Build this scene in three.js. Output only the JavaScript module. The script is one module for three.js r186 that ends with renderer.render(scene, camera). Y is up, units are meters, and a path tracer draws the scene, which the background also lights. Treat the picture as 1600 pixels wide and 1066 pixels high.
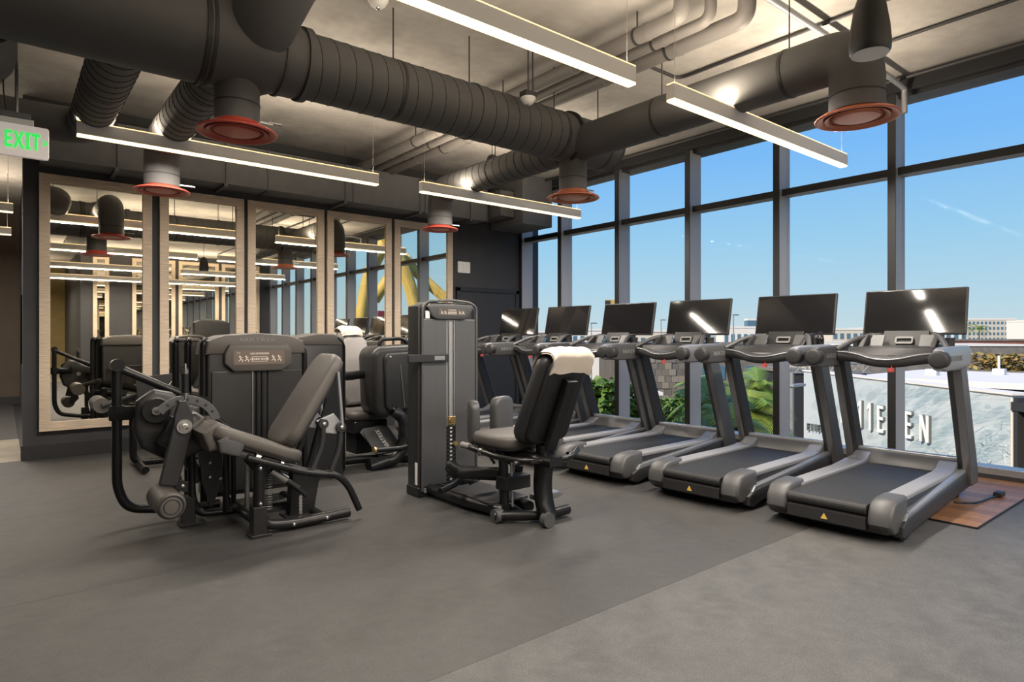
import * as THREE from 'three';
import { RoundedBoxGeometry } from 'three/addons/geometries/RoundedBoxGeometry.js';
import { mergeGeometries, toCreasedNormals } from 'three/addons/utils/BufferGeometryUtils.js';
import { RectAreaLightUniformsLib } from 'three/addons/lights/RectAreaLightUniformsLib.js';
import { FontLoader } from 'three/addons/loaders/FontLoader.js';
import { TextGeometry } from 'three/addons/geometries/TextGeometry.js';
import { ImprovedNoise } from 'three/addons/math/ImprovedNoise.js';

// ---------------------------------------------------------------- camera, sky, sun, exposure
const scene = new THREE.Scene();
const renderer = new THREE.WebGLRenderer({ antialias: true });
renderer.toneMapping = THREE.LinearToneMapping;
renderer.toneMappingExposure = 1.0;
renderer.shadowMap.enabled = true;
const EYE = 1.31, YAW = Math.atan(795 / 980);
const camera = new THREE.PerspectiveCamera(2 * Math.atan(533 / 980) * 180 / Math.PI, 1600 / 1066, 0.05, 2000);
camera.position.set(0, EYE, 0);
camera.rotation.set(0, -YAW, 0);
camera.setViewOffset(1600, 1066, 0, 7, 1600, 1066);
scene.add(camera);
{ // clear sky: pale at the horizon, deeper blue above, the same all round
  const W = 64, H = 512, data = new Float32Array(W * H * 4);
  const key = [[-90, .3, .3, .29], [-1, .3, .3, .29], [0, .58, .72, .76], [3, .47, .68, .80], [8, .33, .62, .85], [15, .20, .50, .93], [25, .115, .39, .95], [45, .08, .28, .8], [90, .06, .2, .65]];
  for (let j = 0; j < H; j++) {
    const el = (j + .5) / H * 180 - 90;
    let k = 0; while (k < key.length - 2 && el > key[k + 1][0]) k++;
    const a = key[k], b = key[k + 1], t = Math.min(1, Math.max(0, (el - a[0]) / (b[0] - a[0])));
    for (let i = 0; i < W; i++) { const o = (j * W + i) * 4; for (let c = 0; c < 3; c++) data[o + c] = a[c + 1] + (b[c + 1] - a[c + 1]) * t; data[o + 3] = 1; }
  }
  const sky = new THREE.DataTexture(data, W, H, THREE.RGBAFormat, THREE.FloatType);
  sky.mapping = THREE.EquirectangularReflectionMapping; sky.magFilter = THREE.LinearFilter; sky.minFilter = THREE.LinearFilter; sky.needsUpdate = true;
  scene.background = sky;
}
const sun = new THREE.DirectionalLight(0xffedd0, 6.0);
sun.position.set(-40, 42, -4); sun.target.position.set(20, -4, 0);
sun.castShadow = true; sun.shadow.mapSize.set(2048, 2048);
Object.assign(sun.shadow.camera, { left: -70, right: 70, top: 70, bottom: -70, near: 1, far: 200 });
scene.add(sun, sun.target);
RectAreaLightUniformsLib.init();
const LAMP_DOWN = 205, LAMP_UP = 140, LAMP_COLOR = new THREE.Color().setRGB(1, .91, .80), LAMP_WARM = new THREE.Color().setRGB(1, .84, .64);

// ---------------------------------------------------------------- helpers
let seed = 7; const rnd = () => { seed = (seed * 1664525 + 1013904223) % 4294967296; return seed / 4294967296; };
const rr = (a, b) => a + (b - a) * rnd();
const PN = new ImprovedNoise();
const V = (x, y, z) => new THREE.Vector3(x, y, z);
const used = new Map();
function numbered(n) { const k = used.get(n) ?? 0; used.set(n, k + 1); return k ? n + '_' + String(k).padStart(3, '0') : n; }
function metreUV(g) { // box projection, uv in metres
  const p = g.attributes.position, n = g.attributes.normal, uv = new Float32Array(p.count * 2);
  for (let i = 0; i < p.count; i++) {
    const ax = Math.abs(n.getX(i)), ay = Math.abs(n.getY(i)), az = Math.abs(n.getZ(i));
    const [u, v] = ay >= ax && ay >= az ? [p.getX(i), p.getZ(i)] : ax >= az ? [p.getZ(i), p.getY(i)] : [p.getX(i), p.getY(i)];
    uv[2 * i] = u; uv[2 * i + 1] = v;
  }
  g.setAttribute('uv', new THREE.BufferAttribute(uv, 2)); return g;
}
function flat(g, keepUV) {
  let o = g.index ? g.toNonIndexed() : g;
  for (const k of Object.keys(o.attributes)) if (!['position', 'normal', 'uv', 'color'].includes(k)) o.deleteAttribute(k);
  if (!o.attributes.normal) o.computeVertexNormals();
  if (!keepUV || !o.attributes.uv) metreUV(o);
  return o;
}
function obj(name, geoms, mat, parent, keepUV) {
  const list = (Array.isArray(geoms) ? geoms : [geoms]).map((g) => flat(g, keepUV));
  const m = new THREE.Mesh(list.length > 1 ? mergeGeometries(list) : list[0], mat);
  m.name = parent ? name : numbered(name); m.castShadow = m.receiveShadow = true;
  (parent ?? scene).add(m); return m;
}
function thing(name, label, category, pos = [0, 0, 0], turn = 0, group) {
  const o = new THREE.Group(); o.name = numbered(name); o.position.set(...pos); o.rotation.y = turn;
  o.userData = { label, category }; if (group) o.userData.group = group; scene.add(o); return o;
}
function tag(o, label, category, group, kind) { Object.assign(o.userData, { label, category }); if (group) o.userData.group = group; if (kind) o.userData.kind = kind; return o; }
const each = (name, geoms, mat, parent) => geoms.map((g) => obj(name, g, mat, parent));
function partGroup(name, parent, pos = [0, 0, 0]) { const o = new THREE.Group(); o.name = name; o.position.set(...pos); parent.add(o); return o; }
function struct(name, geoms, mat, label, parent) {
  const o = obj(name, geoms, mat, parent);
  if (!parent) { o.userData.kind = 'structure'; if (label) o.userData.label = label; o.userData.category = name.split('_')[0]; } return o;
}
function structGroup(name, label) { const o = new THREE.Group(); o.name = numbered(name); o.userData = { kind: 'structure', label, category: name.split('_')[0] }; scene.add(o); return o; }
function copyOf(o, pos, label) { const c = o.clone(); c.name = numbered(o.name.replace(/_\d{3}$/, '')); c.userData = { ...o.userData }; if (label) c.userData.label = label; if (pos) c.position.set(...pos); scene.add(c); return c; }
const place = (g, p = [0, 0, 0], r = [0, 0, 0]) => g.applyMatrix4(new THREE.Matrix4().compose(V(...p), new THREE.Quaternion().setFromEuler(new THREE.Euler(...r)), V(1, 1, 1)));
function box(w, h, d, p, r, bev = 0) { return place(bev ? new RoundedBoxGeometry(w, h, d, 2, Math.min(bev, w / 2.05, h / 2.05, d / 2.05)) : new THREE.BoxGeometry(w, h, d), p, r); }
const span = (x0, x1, y0, y1, z0, z1, bev = 0) => box(x1 - x0, y1 - y0, z1 - z0, [(x0 + x1) / 2, (y0 + y1) / 2, (z0 + z1) / 2], undefined, bev);
function cyl(r0, r1, h, p, r, n = 20) { return place(new THREE.CylinderGeometry(r1, r0, h, n), p, r); }
const cylX = (r, l, p, n) => cyl(r, r, l, p, [0, 0, Math.PI / 2], n), cylZ = (r, l, p, n) => cyl(r, r, l, p, [Math.PI / 2, 0, 0], n);
function between(a, b, r, n = 10) { // straight round bar
  const A = V(...a), B = V(...b), d = B.clone().sub(A), g = new THREE.CylinderGeometry(r, r, d.length(), n);
  g.applyQuaternion(new THREE.Quaternion().setFromUnitVectors(V(0, 1, 0), d.normalize())); g.translate(...A.add(B).multiplyScalar(.5).toArray()); return g;
}
function fillet(pts, bend) {
  const P = pts.map((p) => V(...p)), out = [P[0]];
  for (let i = 1; i < P.length - 1; i++) {
    const a = P[i - 1].clone().sub(P[i]), b = P[i + 1].clone().sub(P[i]), la = a.length(), lb = b.length();
    const t = Math.min(bend, la * .48, lb * .48), s = P[i].clone().addScaledVector(a, t / la), e = P[i].clone().addScaledVector(b, t / lb);
    for (let k = 0; k <= 6; k++) { const u = k / 6; out.push(s.clone().multiplyScalar((1 - u) ** 2).addScaledVector(P[i], 2 * u * (1 - u)).addScaledVector(e, u * u)); }
  }
  out.push(P[P.length - 1]); return out;
}
function sweep(path, section, caps = true) { // section: [[a,b]...] closed; path: Vector3[]
  const n = section.length, pos = [], idx = [];
  let nor = null; const rings = [];
  for (let i = 0; i < path.length; i++) {
    const t = path[Math.min(i + 1, path.length - 1)].clone().sub(path[Math.max(i - 1, 0)]).normalize();
    if (!nor) { nor = Math.abs(t.y) > .9 ? V(1, 0, 0) : V(0, 1, 0); }
    nor = nor.clone().addScaledVector(t, -nor.dot(t)).normalize();
    const bi = t.clone().cross(nor); rings.push([path[i], nor, bi]);
    for (const [a, b] of section) { const q = path[i].clone().addScaledVector(nor, a).addScaledVector(bi, b); pos.push(q.x, q.y, q.z); }
  }
  for (let i = 0; i < path.length - 1; i++) for (let k = 0; k < n; k++) { const a = i * n + k, b = i * n + (k + 1) % n; idx.push(a, b, a + n, b, b + n, a + n); }
  const g = new THREE.BufferGeometry(); g.setAttribute('position', new THREE.Float32BufferAttribute(pos, 3)); g.setIndex(idx); g.computeVertexNormals();
  if (!caps) return g;
  const cp = [];
  for (const end of [0, path.length - 1]) for (let k = 1; k < n - 1; k++) for (const q of end ? [0, k, k + 1] : [0, k + 1, k]) { const o = (end * n + q) * 3; cp.push(pos[o], pos[o + 1], pos[o + 2]); }
  const c = new THREE.BufferGeometry(); c.setAttribute('position', new THREE.Float32BufferAttribute(cp, 3)); c.computeVertexNormals();
  return mergeGeometries([flat(g), flat(c)]);
}
const ring = (r, n = 12) => Array.from({ length: n }, (_, k) => [r * Math.cos(k / n * 6.28318), r * Math.sin(k / n * 6.28318)]);
const tube = (pts, r, bend = .08, n = 12) => sweep(fillet(pts, bend), ring(r, n));
const bar = (pts, w, h, bend = .05) => sweep(fillet(pts, bend), [[h / 2, w / 2], [h / 2, -w / 2], [-h / 2, -w / 2], [-h / 2, w / 2]].reverse());
function plate(pts, depth, p = [0, 0, 0], r, bev = .004) { // outline in x,y; thickness along z, centred
  const s = new THREE.Shape(pts.map(([x, y]) => new THREE.Vector2(x, y)));
  const g = new THREE.ExtrudeGeometry(s, { depth: depth - 2 * bev, bevelEnabled: bev > 0, bevelSize: bev, bevelThickness: bev, bevelSegments: 2, curveSegments: 8 });
  g.translate(0, 0, -(depth - 2 * bev) / 2); return place(bev >= .01 ? toCreasedNormals(g, .85) : g, p, r);
}
function roundRect(w, h, r, n = 4) { // outline, centred
  const o = []; for (const [cx, cy, a0] of [[w / 2 - r, h / 2 - r, 0], [-w / 2 + r, h / 2 - r, 90], [-w / 2 + r, -h / 2 + r, 180], [w / 2 - r, -h / 2 + r, 270]])
    for (let k = 0; k <= n; k++) { const a = (a0 + 90 * k / n) * Math.PI / 180; o.push([cx + r * Math.cos(a), cy + r * Math.sin(a)]); } return o;
}
const lathe = (pts, p, r, n = 32) => place(new THREE.LatheGeometry(pts.map(([x, y]) => new THREE.Vector2(x, y)), n), p, r);
const bolt = (p, r = .014) => lathe([[0, .012], [r * .55, .012], [r * .9, .008], [r, 0], [r, -.004]], p, [Math.PI / 2, 0, 0], 12);
const font = await new FontLoader().loadAsync('fonts/droid/droid_sans_bold.typeface.json');
function text(s, size, depth = .002, wide = 1, face = font) {
  const g = new TextGeometry(s, { font: face, size, depth, curveSegments: 2, bevelEnabled: false }); g.computeBoundingBox();
  const b = g.boundingBox; g.translate(-(b.min.x + b.max.x) / 2, -(b.min.y + b.max.y) / 2, 0); g.scale(wide, 1, 1); return g;
}

// ---------------------------------------------------------------- materials
function noiseTex(n, fn, srgb = true) {
  const d = new Uint8Array(n * n * 4);
  for (let j = 0; j < n; j++) for (let i = 0; i < n; i++) { const c = fn(i / n, j / n, i, j); const o = (j * n + i) * 4; for (let k = 0; k < 3; k++) d[o + k] = Math.max(0, Math.min(255, Array.isArray(c) ? c[k] : c)); d[o + 3] = 255; }
  const t = new THREE.DataTexture(d, n, n); t.wrapS = t.wrapT = THREE.RepeatWrapping; t.magFilter = THREE.LinearFilter; t.minFilter = THREE.LinearMipmapLinearFilter; t.generateMipmaps = true;
  if (srgb) t.colorSpace = THREE.SRGBColorSpace; t.needsUpdate = true; return t;
}
const tileN = (x, y, f, s = 0) => { // periodic noise on the unit square
  const w = (a, b) => PN.noise(a * f, b * f, s), ux = x, uy = y;
  return w(x, y) * (1 - ux) * (1 - uy) + w(x - 1, y) * ux * (1 - uy) + w(x, y - 1) * (1 - ux) * uy + w(x - 1, y - 1) * ux * uy;
};
function rep(t, m) { const c = t.clone(); c.repeat.set(1 / m, 1 / m); c.needsUpdate = true; return c; }
const M = {};
const std = (c, rough = .6, metal = 0, extra = {}) => { const m = new THREE.MeshStandardMaterial({ roughness: rough, metalness: metal, ...extra }); m.color.setRGB(...(Array.isArray(c) ? c : [c, c, c])); return m; };
const rubberTex = noiseTex(512, (x, y) => 196 + 26 * tileN(x, y, 5, 1) + 22 * tileN(x, y, 14, 2) + (rnd() - .5) * 90);
const rubberBump = noiseTex(256, () => 90 + rnd() * 130, false);
const concreteTex = noiseTex(512, (x, y) => { const v = 205 + 40 * tileN(x, y, 3, 5) + 26 * tileN(x, y, 9, 6) + 14 * tileN(x, y, 30, 7) + (rnd() - .5) * 10; return [v, v * .985, v * .965]; });
const wallTex = noiseTex(256, (x, y) => 222 + 16 * tileN(x, y, 6, 8) + (rnd() - .5) * 14);
const leatherBump = noiseTex(256, (x, y) => 128 + 70 * tileN(x, y, 40, 3) + (rnd() - .5) * 40, false);
const grainTex = noiseTex(512, (x, y) => { const v = 214 + 30 * tileN(x, y * .5, 3, 9) + 34 * PN.noise(x * 3, y * 90, 4) + 18 * PN.noise(x * 7, y * 200, 2); return [v, v * .95, v * .88]; });
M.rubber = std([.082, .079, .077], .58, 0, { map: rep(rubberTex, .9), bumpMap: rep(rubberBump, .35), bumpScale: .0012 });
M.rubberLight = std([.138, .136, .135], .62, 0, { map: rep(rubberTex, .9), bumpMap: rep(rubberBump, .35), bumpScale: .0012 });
M.wall = std([.062, .063, .068], .75, 0, { map: rep(wallTex, 1.2) });
M.tan = std([.13, .098, .07], .8, 0, { map: rep(wallTex, 1.2) });  // brown tone carries warm lamp light on a dark grey wall
M.base = std([.028, .028, .03], .55);
M.ceiling = std([.55, .54, .53], .9, 0, { map: rep(concreteTex, 2.6) });
M.palefloor = std([.46, .42, .33], .5, 0, { map: rep(concreteTex, 1.3) });
M.duct = std([.095, .094, .094], .7);
M.boxduct = std([.19, .192, .198], .6, .1, { map: rep(wallTex, .8) });
M.seam = std([.028, .027, .027], .6, .1);
M.pipe = std([.16, .15, .145], .55);
M.conduit = std([.04, .04, .042], .5, .2);
M.red = std([.50, .07, .045], .32, .1);
M.copper = std([.62, .19, .095], .28, .35);
M.alu = std([.42, .43, .45], .38, .6);
M.aluDark = std([.115, .118, .125], .42, .45);
M.mullion = std([.36, .36, .365], .5, .1);
M.mullionDark = std([.03, .03, .032], .45, .3);  // on mullion and transom fronts this dark tone stands in for backlit shade
M.lampBody = std([.88, .87, .86], .5);
M.glow = new THREE.MeshStandardMaterial({ color: 0xffffff, roughness: .4, emissive: new THREE.Color().setRGB(1, .74, .4), emissiveIntensity: 2.6 });
M.glowTop = new THREE.MeshStandardMaterial({ color: 0xffffff, roughness: .4, emissive: new THREE.Color().setRGB(1, .66, .26), emissiveIntensity: 1.7 });
M.frameWood = std([.92, .83, .74], .55, 0, { map: rep(grainTex, .7) });
M.mirror = std([.87, .84, .75], .012, 1);
M.glass = new THREE.MeshPhysicalMaterial({ color: 0xffffff, transmission: 1, thickness: 0, roughness: 0, ior: 1.04 });
M.white = std([.78, .77, .75], .5);
M.blackPaint = std([.016, .016, .017], .36, .25);
M.black = std([.011, .011, .012], .5);
M.charcoal = std([.03, .03, .032], .42, .2);
M.shroud = std([.032, .032, .033], .38, .15);
M.frameTube = std([.018, .018, .019], .3, .45);
M.vinyl = std([.085, .076, .069], .5, 0, { bumpMap: rep(leatherBump, .12), bumpScale: .0008 });
M.vinylLight = std([.25, .235, .225], .55, 0, { bumpMap: rep(leatherBump, .12), bumpScale: .0008 });
M.chrome = std([.66, .65, .63], .2, 1);
M.steel = std([.45, .44, .43], .3, .9);
M.brass = std([.6, .42, .2], .3, .8);
M.screen = new THREE.MeshPhysicalMaterial({ color: new THREE.Color().setRGB(.012, .012, .013), roughness: .06 });
M.belt = std([.014, .014, .015], .62, 0, { bumpMap: rep(rubberBump, .3), bumpScale: .0006 });
M.railTop = std([.30, .30, .31], .5, .35, { bumpMap: rep(rubberBump, .25), bumpScale: .0008 });
M.hood = std([.085, .085, .088], .45, .25);
M.post = std([.14, .142, .148], .36, .55);
M.postDark = std([.035, .035, .037], .45, .3);
M.grip = std([.026, .026, .028], .6);
M.silver = std([.34, .35, .37], .36, .6);
M.yellowMark = std([.75, .5, .1], .5);
M.redPlastic = std([.5, .08, .08], .4);
M.letter = std([.55, .55, .55], .5);
M.letterDim = std([.2, .2, .2], .5);
M.towel = std([.76, .68, .58], .95, 0, { bumpMap: rep(rubberBump, .12), bumpScale: .003 });
M.green = new THREE.MeshStandardMaterial({ color: 0x20d040, emissive: new THREE.Color().setRGB(.05, .85, .14), emissiveIntensity: .75 });
M.signFace = new THREE.MeshStandardMaterial({ color: 0xf2e6e2, roughness: .4, emissive: new THREE.Color().setRGB(.8, .72, .7), emissiveIntensity: .22 });
const woods = [[.30, .165, .088], [.36, .205, .115], [.25, .132, .07], [.33, .18, .095]].map((c) => std(c, .42, 0, { map: rep(grainTex, .8) }));

// ---------------------------------------------------------------- the room
const CEIL = 3.86, XW = 7.15, ZM = -8.38, ZF = 5.4, XL = -3, ZC = -15.5;
const floor = structGroup('floor', 'dark grey rubber sheet floor');
obj('subfloor', [span(XL - .2, XW + .25, -.35, -.014, ZM - .2, ZF + .3), span(XL - .2, .45, -.35, -.014, ZC - .2, ZM - .2)], M.base, floor);
{
  const sheet = (pts, m) => { const g = plate(pts.map(([x, z]) => [x, -z]), .012, [0, -.006, 0], [-Math.PI / 2, 0, 0], .0015); obj('rubber_sheet', g, m, floor); };
  const rect = (x0, x1, z0, z1, m) => sheet([[x0, z0], [x1, z0], [x1, z1], [x0, z1]], m), e = .002;
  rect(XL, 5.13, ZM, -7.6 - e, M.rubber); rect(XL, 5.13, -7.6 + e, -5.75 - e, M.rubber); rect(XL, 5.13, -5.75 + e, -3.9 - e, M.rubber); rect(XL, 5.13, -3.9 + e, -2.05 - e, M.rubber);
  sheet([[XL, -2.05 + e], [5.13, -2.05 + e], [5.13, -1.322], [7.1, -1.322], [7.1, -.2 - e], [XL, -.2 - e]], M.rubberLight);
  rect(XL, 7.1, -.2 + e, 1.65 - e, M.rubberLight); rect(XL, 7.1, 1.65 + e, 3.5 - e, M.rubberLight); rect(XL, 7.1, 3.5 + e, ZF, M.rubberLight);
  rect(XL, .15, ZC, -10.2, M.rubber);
  for (let k = 0; k < 4; k++) obj('pale_tile', span(XL, .155, -.012, .001, ZM - .004 - .455 * (k + 1) + .003, ZM - .004 - .455 * k), M.palefloor, floor);
  // plank strip along the window, under the treadmills
  for (let k = 0; k < 14; k++) { const x0 = 5.14 + k * .14; let z = -1.32, first = true;
    while (z > -8.3) { const len = first ? [1.3, .7, 1.0][k % 3] : 1.45, z1 = Math.max(-8.34, z - len); obj('plank', box(.137, .024, z - z1 - .003, [x0 + .07, .0, (z + z1) / 2], undefined, .003), woods[(k * 3 + (first ? 1 : Math.floor(-z * 2))) % 4], floor); z = z1; first = false; } }
  obj('edge_strip', [span(5.132, 5.14, -.012, .013, -8.34, -1.315), span(5.132, 7.1, -.012, .013, -1.32, -1.313)], M.black, floor);
}
struct('ceiling', [span(XL - .2, XW + .25, CEIL, CEIL + .25, ZM - .2, ZF + .3), span(XL - .2, .45, CEIL, CEIL + .25, ZC - .2, ZM - .2)], M.ceiling, 'bare grey concrete ceiling');
struct('wall_mirrors', span(.16, XW + .25, 0, CEIL, ZM - .2, ZM), M.wall, 'dark charcoal wall that carries the framed mirrors');
struct('wall_corridor', span(.25, .45, 0, CEIL, ZC, ZM - .2), M.wall, 'dark side wall of the corridor');
struct('wall_far', span(XL - .2, .45, 0, CEIL, ZC - .2, ZC), M.tan, 'dark grey wall at the far end of the corridor, warm lamp light put into its colour');
struct('wall_left', [span(XL - .2, XL, 0, CEIL, ZC, ZF + 6)], M.wall, 'dark wall opposite the windows');
struct('baseboard_mirrors', span(.145, 6.0, 0, .155, ZM, ZM + .016, .003), M.base, 'black baseboard under the mirrors');
struct('baseboard_corner', span(.145, .16, 0, .155, ZM - .2, ZM, .003), M.base, 'black baseboard at the wall end');
struct('baseboard_far', span(XL, .25, 0, .15, ZC, ZC + .016), M.base, 'black baseboard at the far corridor wall');
// far side of the room, seen in the mirrors
struct('wall_front', [span(1.75, XW + .25, 0, CEIL, ZF, ZF + .2), span(1.75, 1.95, 0, CEIL, ZF + .2, ZF + 6), span(XL - .2, 1.95, 0, CEIL, ZF + 6, ZF + 6.2)], M.wall, 'dark wall facing the mirrors with a side passage');
struct('trim_1', span(XL, 1.75, .1, CEIL, ZF + 5.94, ZF + 6), std([.48, .36, .15], .8, 0, { map: rep(wallTex, 1.2) }), 'ochre wall at the end of the side passage');
struct('floor_passage', span(XL, 1.75, -.3, 0, ZF + .3, ZF + 6), M.palefloor, 'pale floor of the side passage');
struct('ceiling_passage', span(XL - .2, 1.95, CEIL, CEIL + .25, ZF + .3, ZF + 6.2), M.ceiling, 'ceiling of the side passage');
// dark door corner beside the window
{
  const d = structGroup('door_1', 'black door in the dark corner beside the windows');
  obj('door_leaf', span(5.7, 6.85, .01, 2.04, ZM + .004, ZM + .03, .004), M.base, d);
  obj('door_frame', [span(5.63, 5.7, 0, 2.1, ZM, ZM + .05, .004), span(6.85, 6.92, 0, 2.1, ZM, ZM + .05, .004), span(5.63, 6.92, 2.04, 2.11, ZM, ZM + .05, .004)], M.mullionDark, d);
  obj('door_handle', tube([[5.78, 1.0, ZM + .03], [5.78, 1.0, ZM + .08], [5.9, 1.0, ZM + .08]], .01, .02, 8), M.steel, d);
}
// curtain wall
const mull = []; for (let k = 0; k < 12; k++) mull.push(-8.58 + 1.216 * k);
for (let k = 0; k < 12; k++) {
  const z = Math.max(mull[k], ZM + .035), zn = k < 11 ? mull[k + 1] : ZF, w = structGroup('window_' + (k + 1), 'tall window bay with a mullion, a transom and two panes');
  obj('mullion', [span(6.965, XW + .06, .04, 3.75, z - .033, z + .035, .003)], M.mullion, w);
  obj('mullion_shade_face', [span(6.95, 6.966, .04, 3.75, z - .037, z + .037, .003)], M.mullionDark, w);  // thin front face, backlit shade painted into its colour
  const a = z + .035, b = zn - .033;
  obj('transom', span(7.03, XW + .05, 2.945, 3.015, a, b), M.mullion, w);
  obj('transom_shade_face', span(7.02, 7.031, 2.942, 3.018, a, b), M.mullionDark, w);  // transom front, same painted backlit shade
  obj('sill', span(7.0, XW + .06, .05, .112, a, b, .003), M.silver, w);
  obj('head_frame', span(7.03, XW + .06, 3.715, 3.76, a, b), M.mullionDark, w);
  obj('pane', span(XW - .004, XW + .004, .112, 2.945, a, b), M.glass, w);
  obj('pane', span(XW - .004, XW + .004, 3.015, 3.715, a, b), M.glass, w);
}
struct('trim_3', span(6.93, XW + .25, 3.75, CEIL, ZM, ZF), M.charcoal, 'dark header above the windows');
struct('trim_4', span(7.0, XW + .25, -.012, .05, ZM, ZF), M.base, 'dark kerb under the window sill');

// mirrors
function mirror(x0, x1, y0, y1, z, dir, label, f = .092, group) {
  const t = thing('wall_mirror', label, 'mirror', [(x0 + x1) / 2, y0, z], dir > 0 ? 0 : Math.PI, group), w = x1 - x0, h = y1 - y0;
  obj('mirror_glass', span(-w / 2 + f * .8, w / 2 - f * .8, f * .8, h - f * .8, .012, .02), M.mirror, t);
  const mit = (pts) => plate(pts, .045, [0, 0, .024], undefined, .003);
  for (const s of [-1, 1]) obj('frame_stile', mit(s < 0 ? [[-w / 2, 0], [-w / 2 + f, f], [-w / 2 + f, h - f], [-w / 2, h]] : [[w / 2, 0], [w / 2, h], [w / 2 - f, h - f], [w / 2 - f, f]]), M.frameWood, t);
  obj('frame_rail', mit([[-w / 2, 0], [w / 2, 0], [w / 2 - f, f], [-w / 2 + f, f]]), M.frameWood, t);
  obj('frame_rail', mit([[-w / 2, h], [-w / 2 + f, h - f], [w / 2 - f, h - f], [w / 2, h]]), M.frameWood, t);
  return t;
}
[[.297, 1.35, 'pale wood framed mirror beside the corridor opening'], [1.432, 2.378, 'second pale framed mirror from the corridor opening'], [2.426, 3.435, 'middle one of five pale framed mirrors on the charcoal wall'], [3.48, 4.47, 'fourth pale framed mirror from the corridor opening'], [4.522, 5.55, 'pale framed mirror next to the white switch plate']]
  .forEach(([a, b, l]) => mirror(a, b, .297, 3.053, ZM, 1, l, .092, 'framed wall mirrors'));
[[2.05, 2.45], [3.05, 4.22], [4.32, 5.5], [5.6, 6.8]].forEach(([a, b], k) => mirror(a, b, .3, 3.7, ZF, -1, ['narrow framed mirror on the wall opposite, seen by reflection', 'tall framed mirror beside the narrow one, opposite wall', 'tall framed mirror in the middle of the opposite wall', 'tall framed mirror of the opposite wall beside the windows'][k], .1, 'mirrors on the opposite wall'));
{
  const s = thing('switch_plate', 'white three-gang wall switch plate beside the last mirror', 'switch', [5.79, 2.34, ZM]);
  obj('plate', plate(roundRect(.235, .175, .012), .014, [0, .09, .008], undefined, .003), M.white, s);
  for (const x of [-.07, 0, .07]) obj('rocker', box(.046, .1, .012, [x, .09, .016], [.06, 0, 0], .003), M.white, s);
}
// screen hung on the corridor wall
{
  const s = thing('wall_television', 'black flat television on the corridor side wall', 'television', [.25, 1.0, -9.6]);
  obj('panel', span(-.1, -.05, 0, .78, -.65, .65, .008), M.screen, s); obj('bracket', span(-.05, 0, .2, .55, -.2, .2), M.black, s);
}

// ---------------------------------------------------------------- linear lamps
function linearLamp(x0, x1, z, label, y = 2.9, lit = true) {
  const t = thing('linear_pendant_lamp', label, 'lamp', [(x0 + x1) / 2, y, z], 0, 'linear pendant lamps'), L = x1 - x0;
  obj('housing', span(-L / 2, L / 2, .012, .112, -.034, .034, .003), M.lampBody, t);
  obj('diffuser', span(-L / 2 + .003, L / 2 - .003, -.002, .012, -.031, .031), M.glow, t);
  obj('uplight', span(-L / 2 + .003, L / 2 - .003, .112, .12, -.031, .031), M.glowTop, t);
  for (const s of [-1, 1]) { obj('cable', between([s * (L / 2 - .05), .115, 0], [s * (L / 2 - .05), CEIL - y, 0], .0022, 6), M.steel, t); }
  if (lit) for (const [h, I] of [[-.006, LAMP_DOWN], [.125, LAMP_UP]]) {
    const l = new THREE.RectAreaLight(h < 0 ? LAMP_COLOR : LAMP_WARM, I, L, .06); l.position.set(0, h, 0); l.rotation.x = h < 0 ? -Math.PI / 2 : Math.PI / 2; t.add(l);
  }
  return t;
}
linearLamp(.45, 3.06, -6.02, 'linear pendant lamp in front of the mirrors, nearer the exit sign');
linearLamp(3.57, 6.04, -6.0, 'linear pendant lamp in front of the mirrors, nearer the windows');
linearLamp(.49, 3.1, -2.61, 'linear pendant lamp passing under the ceiling pipes');
linearLamp(3.49, 6.13, -2.61, 'linear pendant lamp beside the copper lined diffuser at the windows');
for (const [x0, x1, z, n] of [[.49, 3.1, .85, 'in the row behind the machines'], [3.49, 6.1, .85, 'in the row behind the machines, window side'], [.49, 3.1, 4.25, 'by the opposite mirrors'], [3.49, 6.1, 4.25, 'by the opposite mirrors, window side'], [-2.4, .1, -10.3, 'in the corridor mouth'], [-2.4, .1, -12.6, 'deep in the corridor'], [-1.6, 1.0, 8.4, 'in the side passage']]) linearLamp(x0, x1, z, 'linear pendant lamp ' + n);

// ---------------------------------------------------------------- ducts
const DZ = -4.36, DY = 3.22;
function helix(axis, a, b, c1, c2, r, pitch = .125) { // seam winding round a straight duct
  const n = Math.max(8, Math.round((b - a) / pitch * 22)), pts = [];
  for (let k = 0; k <= n; k++) { const t = k / n, an = t * (b - a) / pitch * 6.28318, p = a + (b - a) * t, u = r * Math.cos(an), v = r * Math.sin(an); pts.push(axis === 'x' ? V(p, c1 + u, c2 + v) : V(c1 + u, c2 + v, p)); }
  return sweep(pts, ring(.0042, 4));
}
function seamsAlongZ(g, x, y, z0, z1, r) { obj('spiral_seam', helix('z', z0, z1, x, y, r), M.seam, g); }
const tubeD = (pts, r, bend) => tube(pts, r, bend, 30);
const collar = (axis, p, r, w = .03) => axis === 'x' ? cylX(r, w, p, 36) : axis === 'z' ? cylZ(r, w, p, 36) : cyl(r, r, w, p, undefined, 36);
function diffuser(g, x, y, z, R, m, mInner) {
  obj('diffuser_rim', lathe([[R * .56, .07], [R * .62, .035], [R * .93, .02], [R, .008], [R * .99, 0], [R * .93, -.002], [R * .8, .012], [R * .66, .022], [R * .58, .07]], [x, y, z], undefined, 40), m, g);
  obj('diffuser_cone', lathe([[0, .006], [R * .5, .004], [R * .6, .014], [R * .55, .03], [0, .04]], [x, y, z], undefined, 40), mInner ?? m, g);
  obj('diffuser_ring', lathe([[R * .66, .012], [R * .74, .002], [R * .78, .006], [R * .7, .022]], [x, y, z], undefined, 40), m, g);
}
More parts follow.
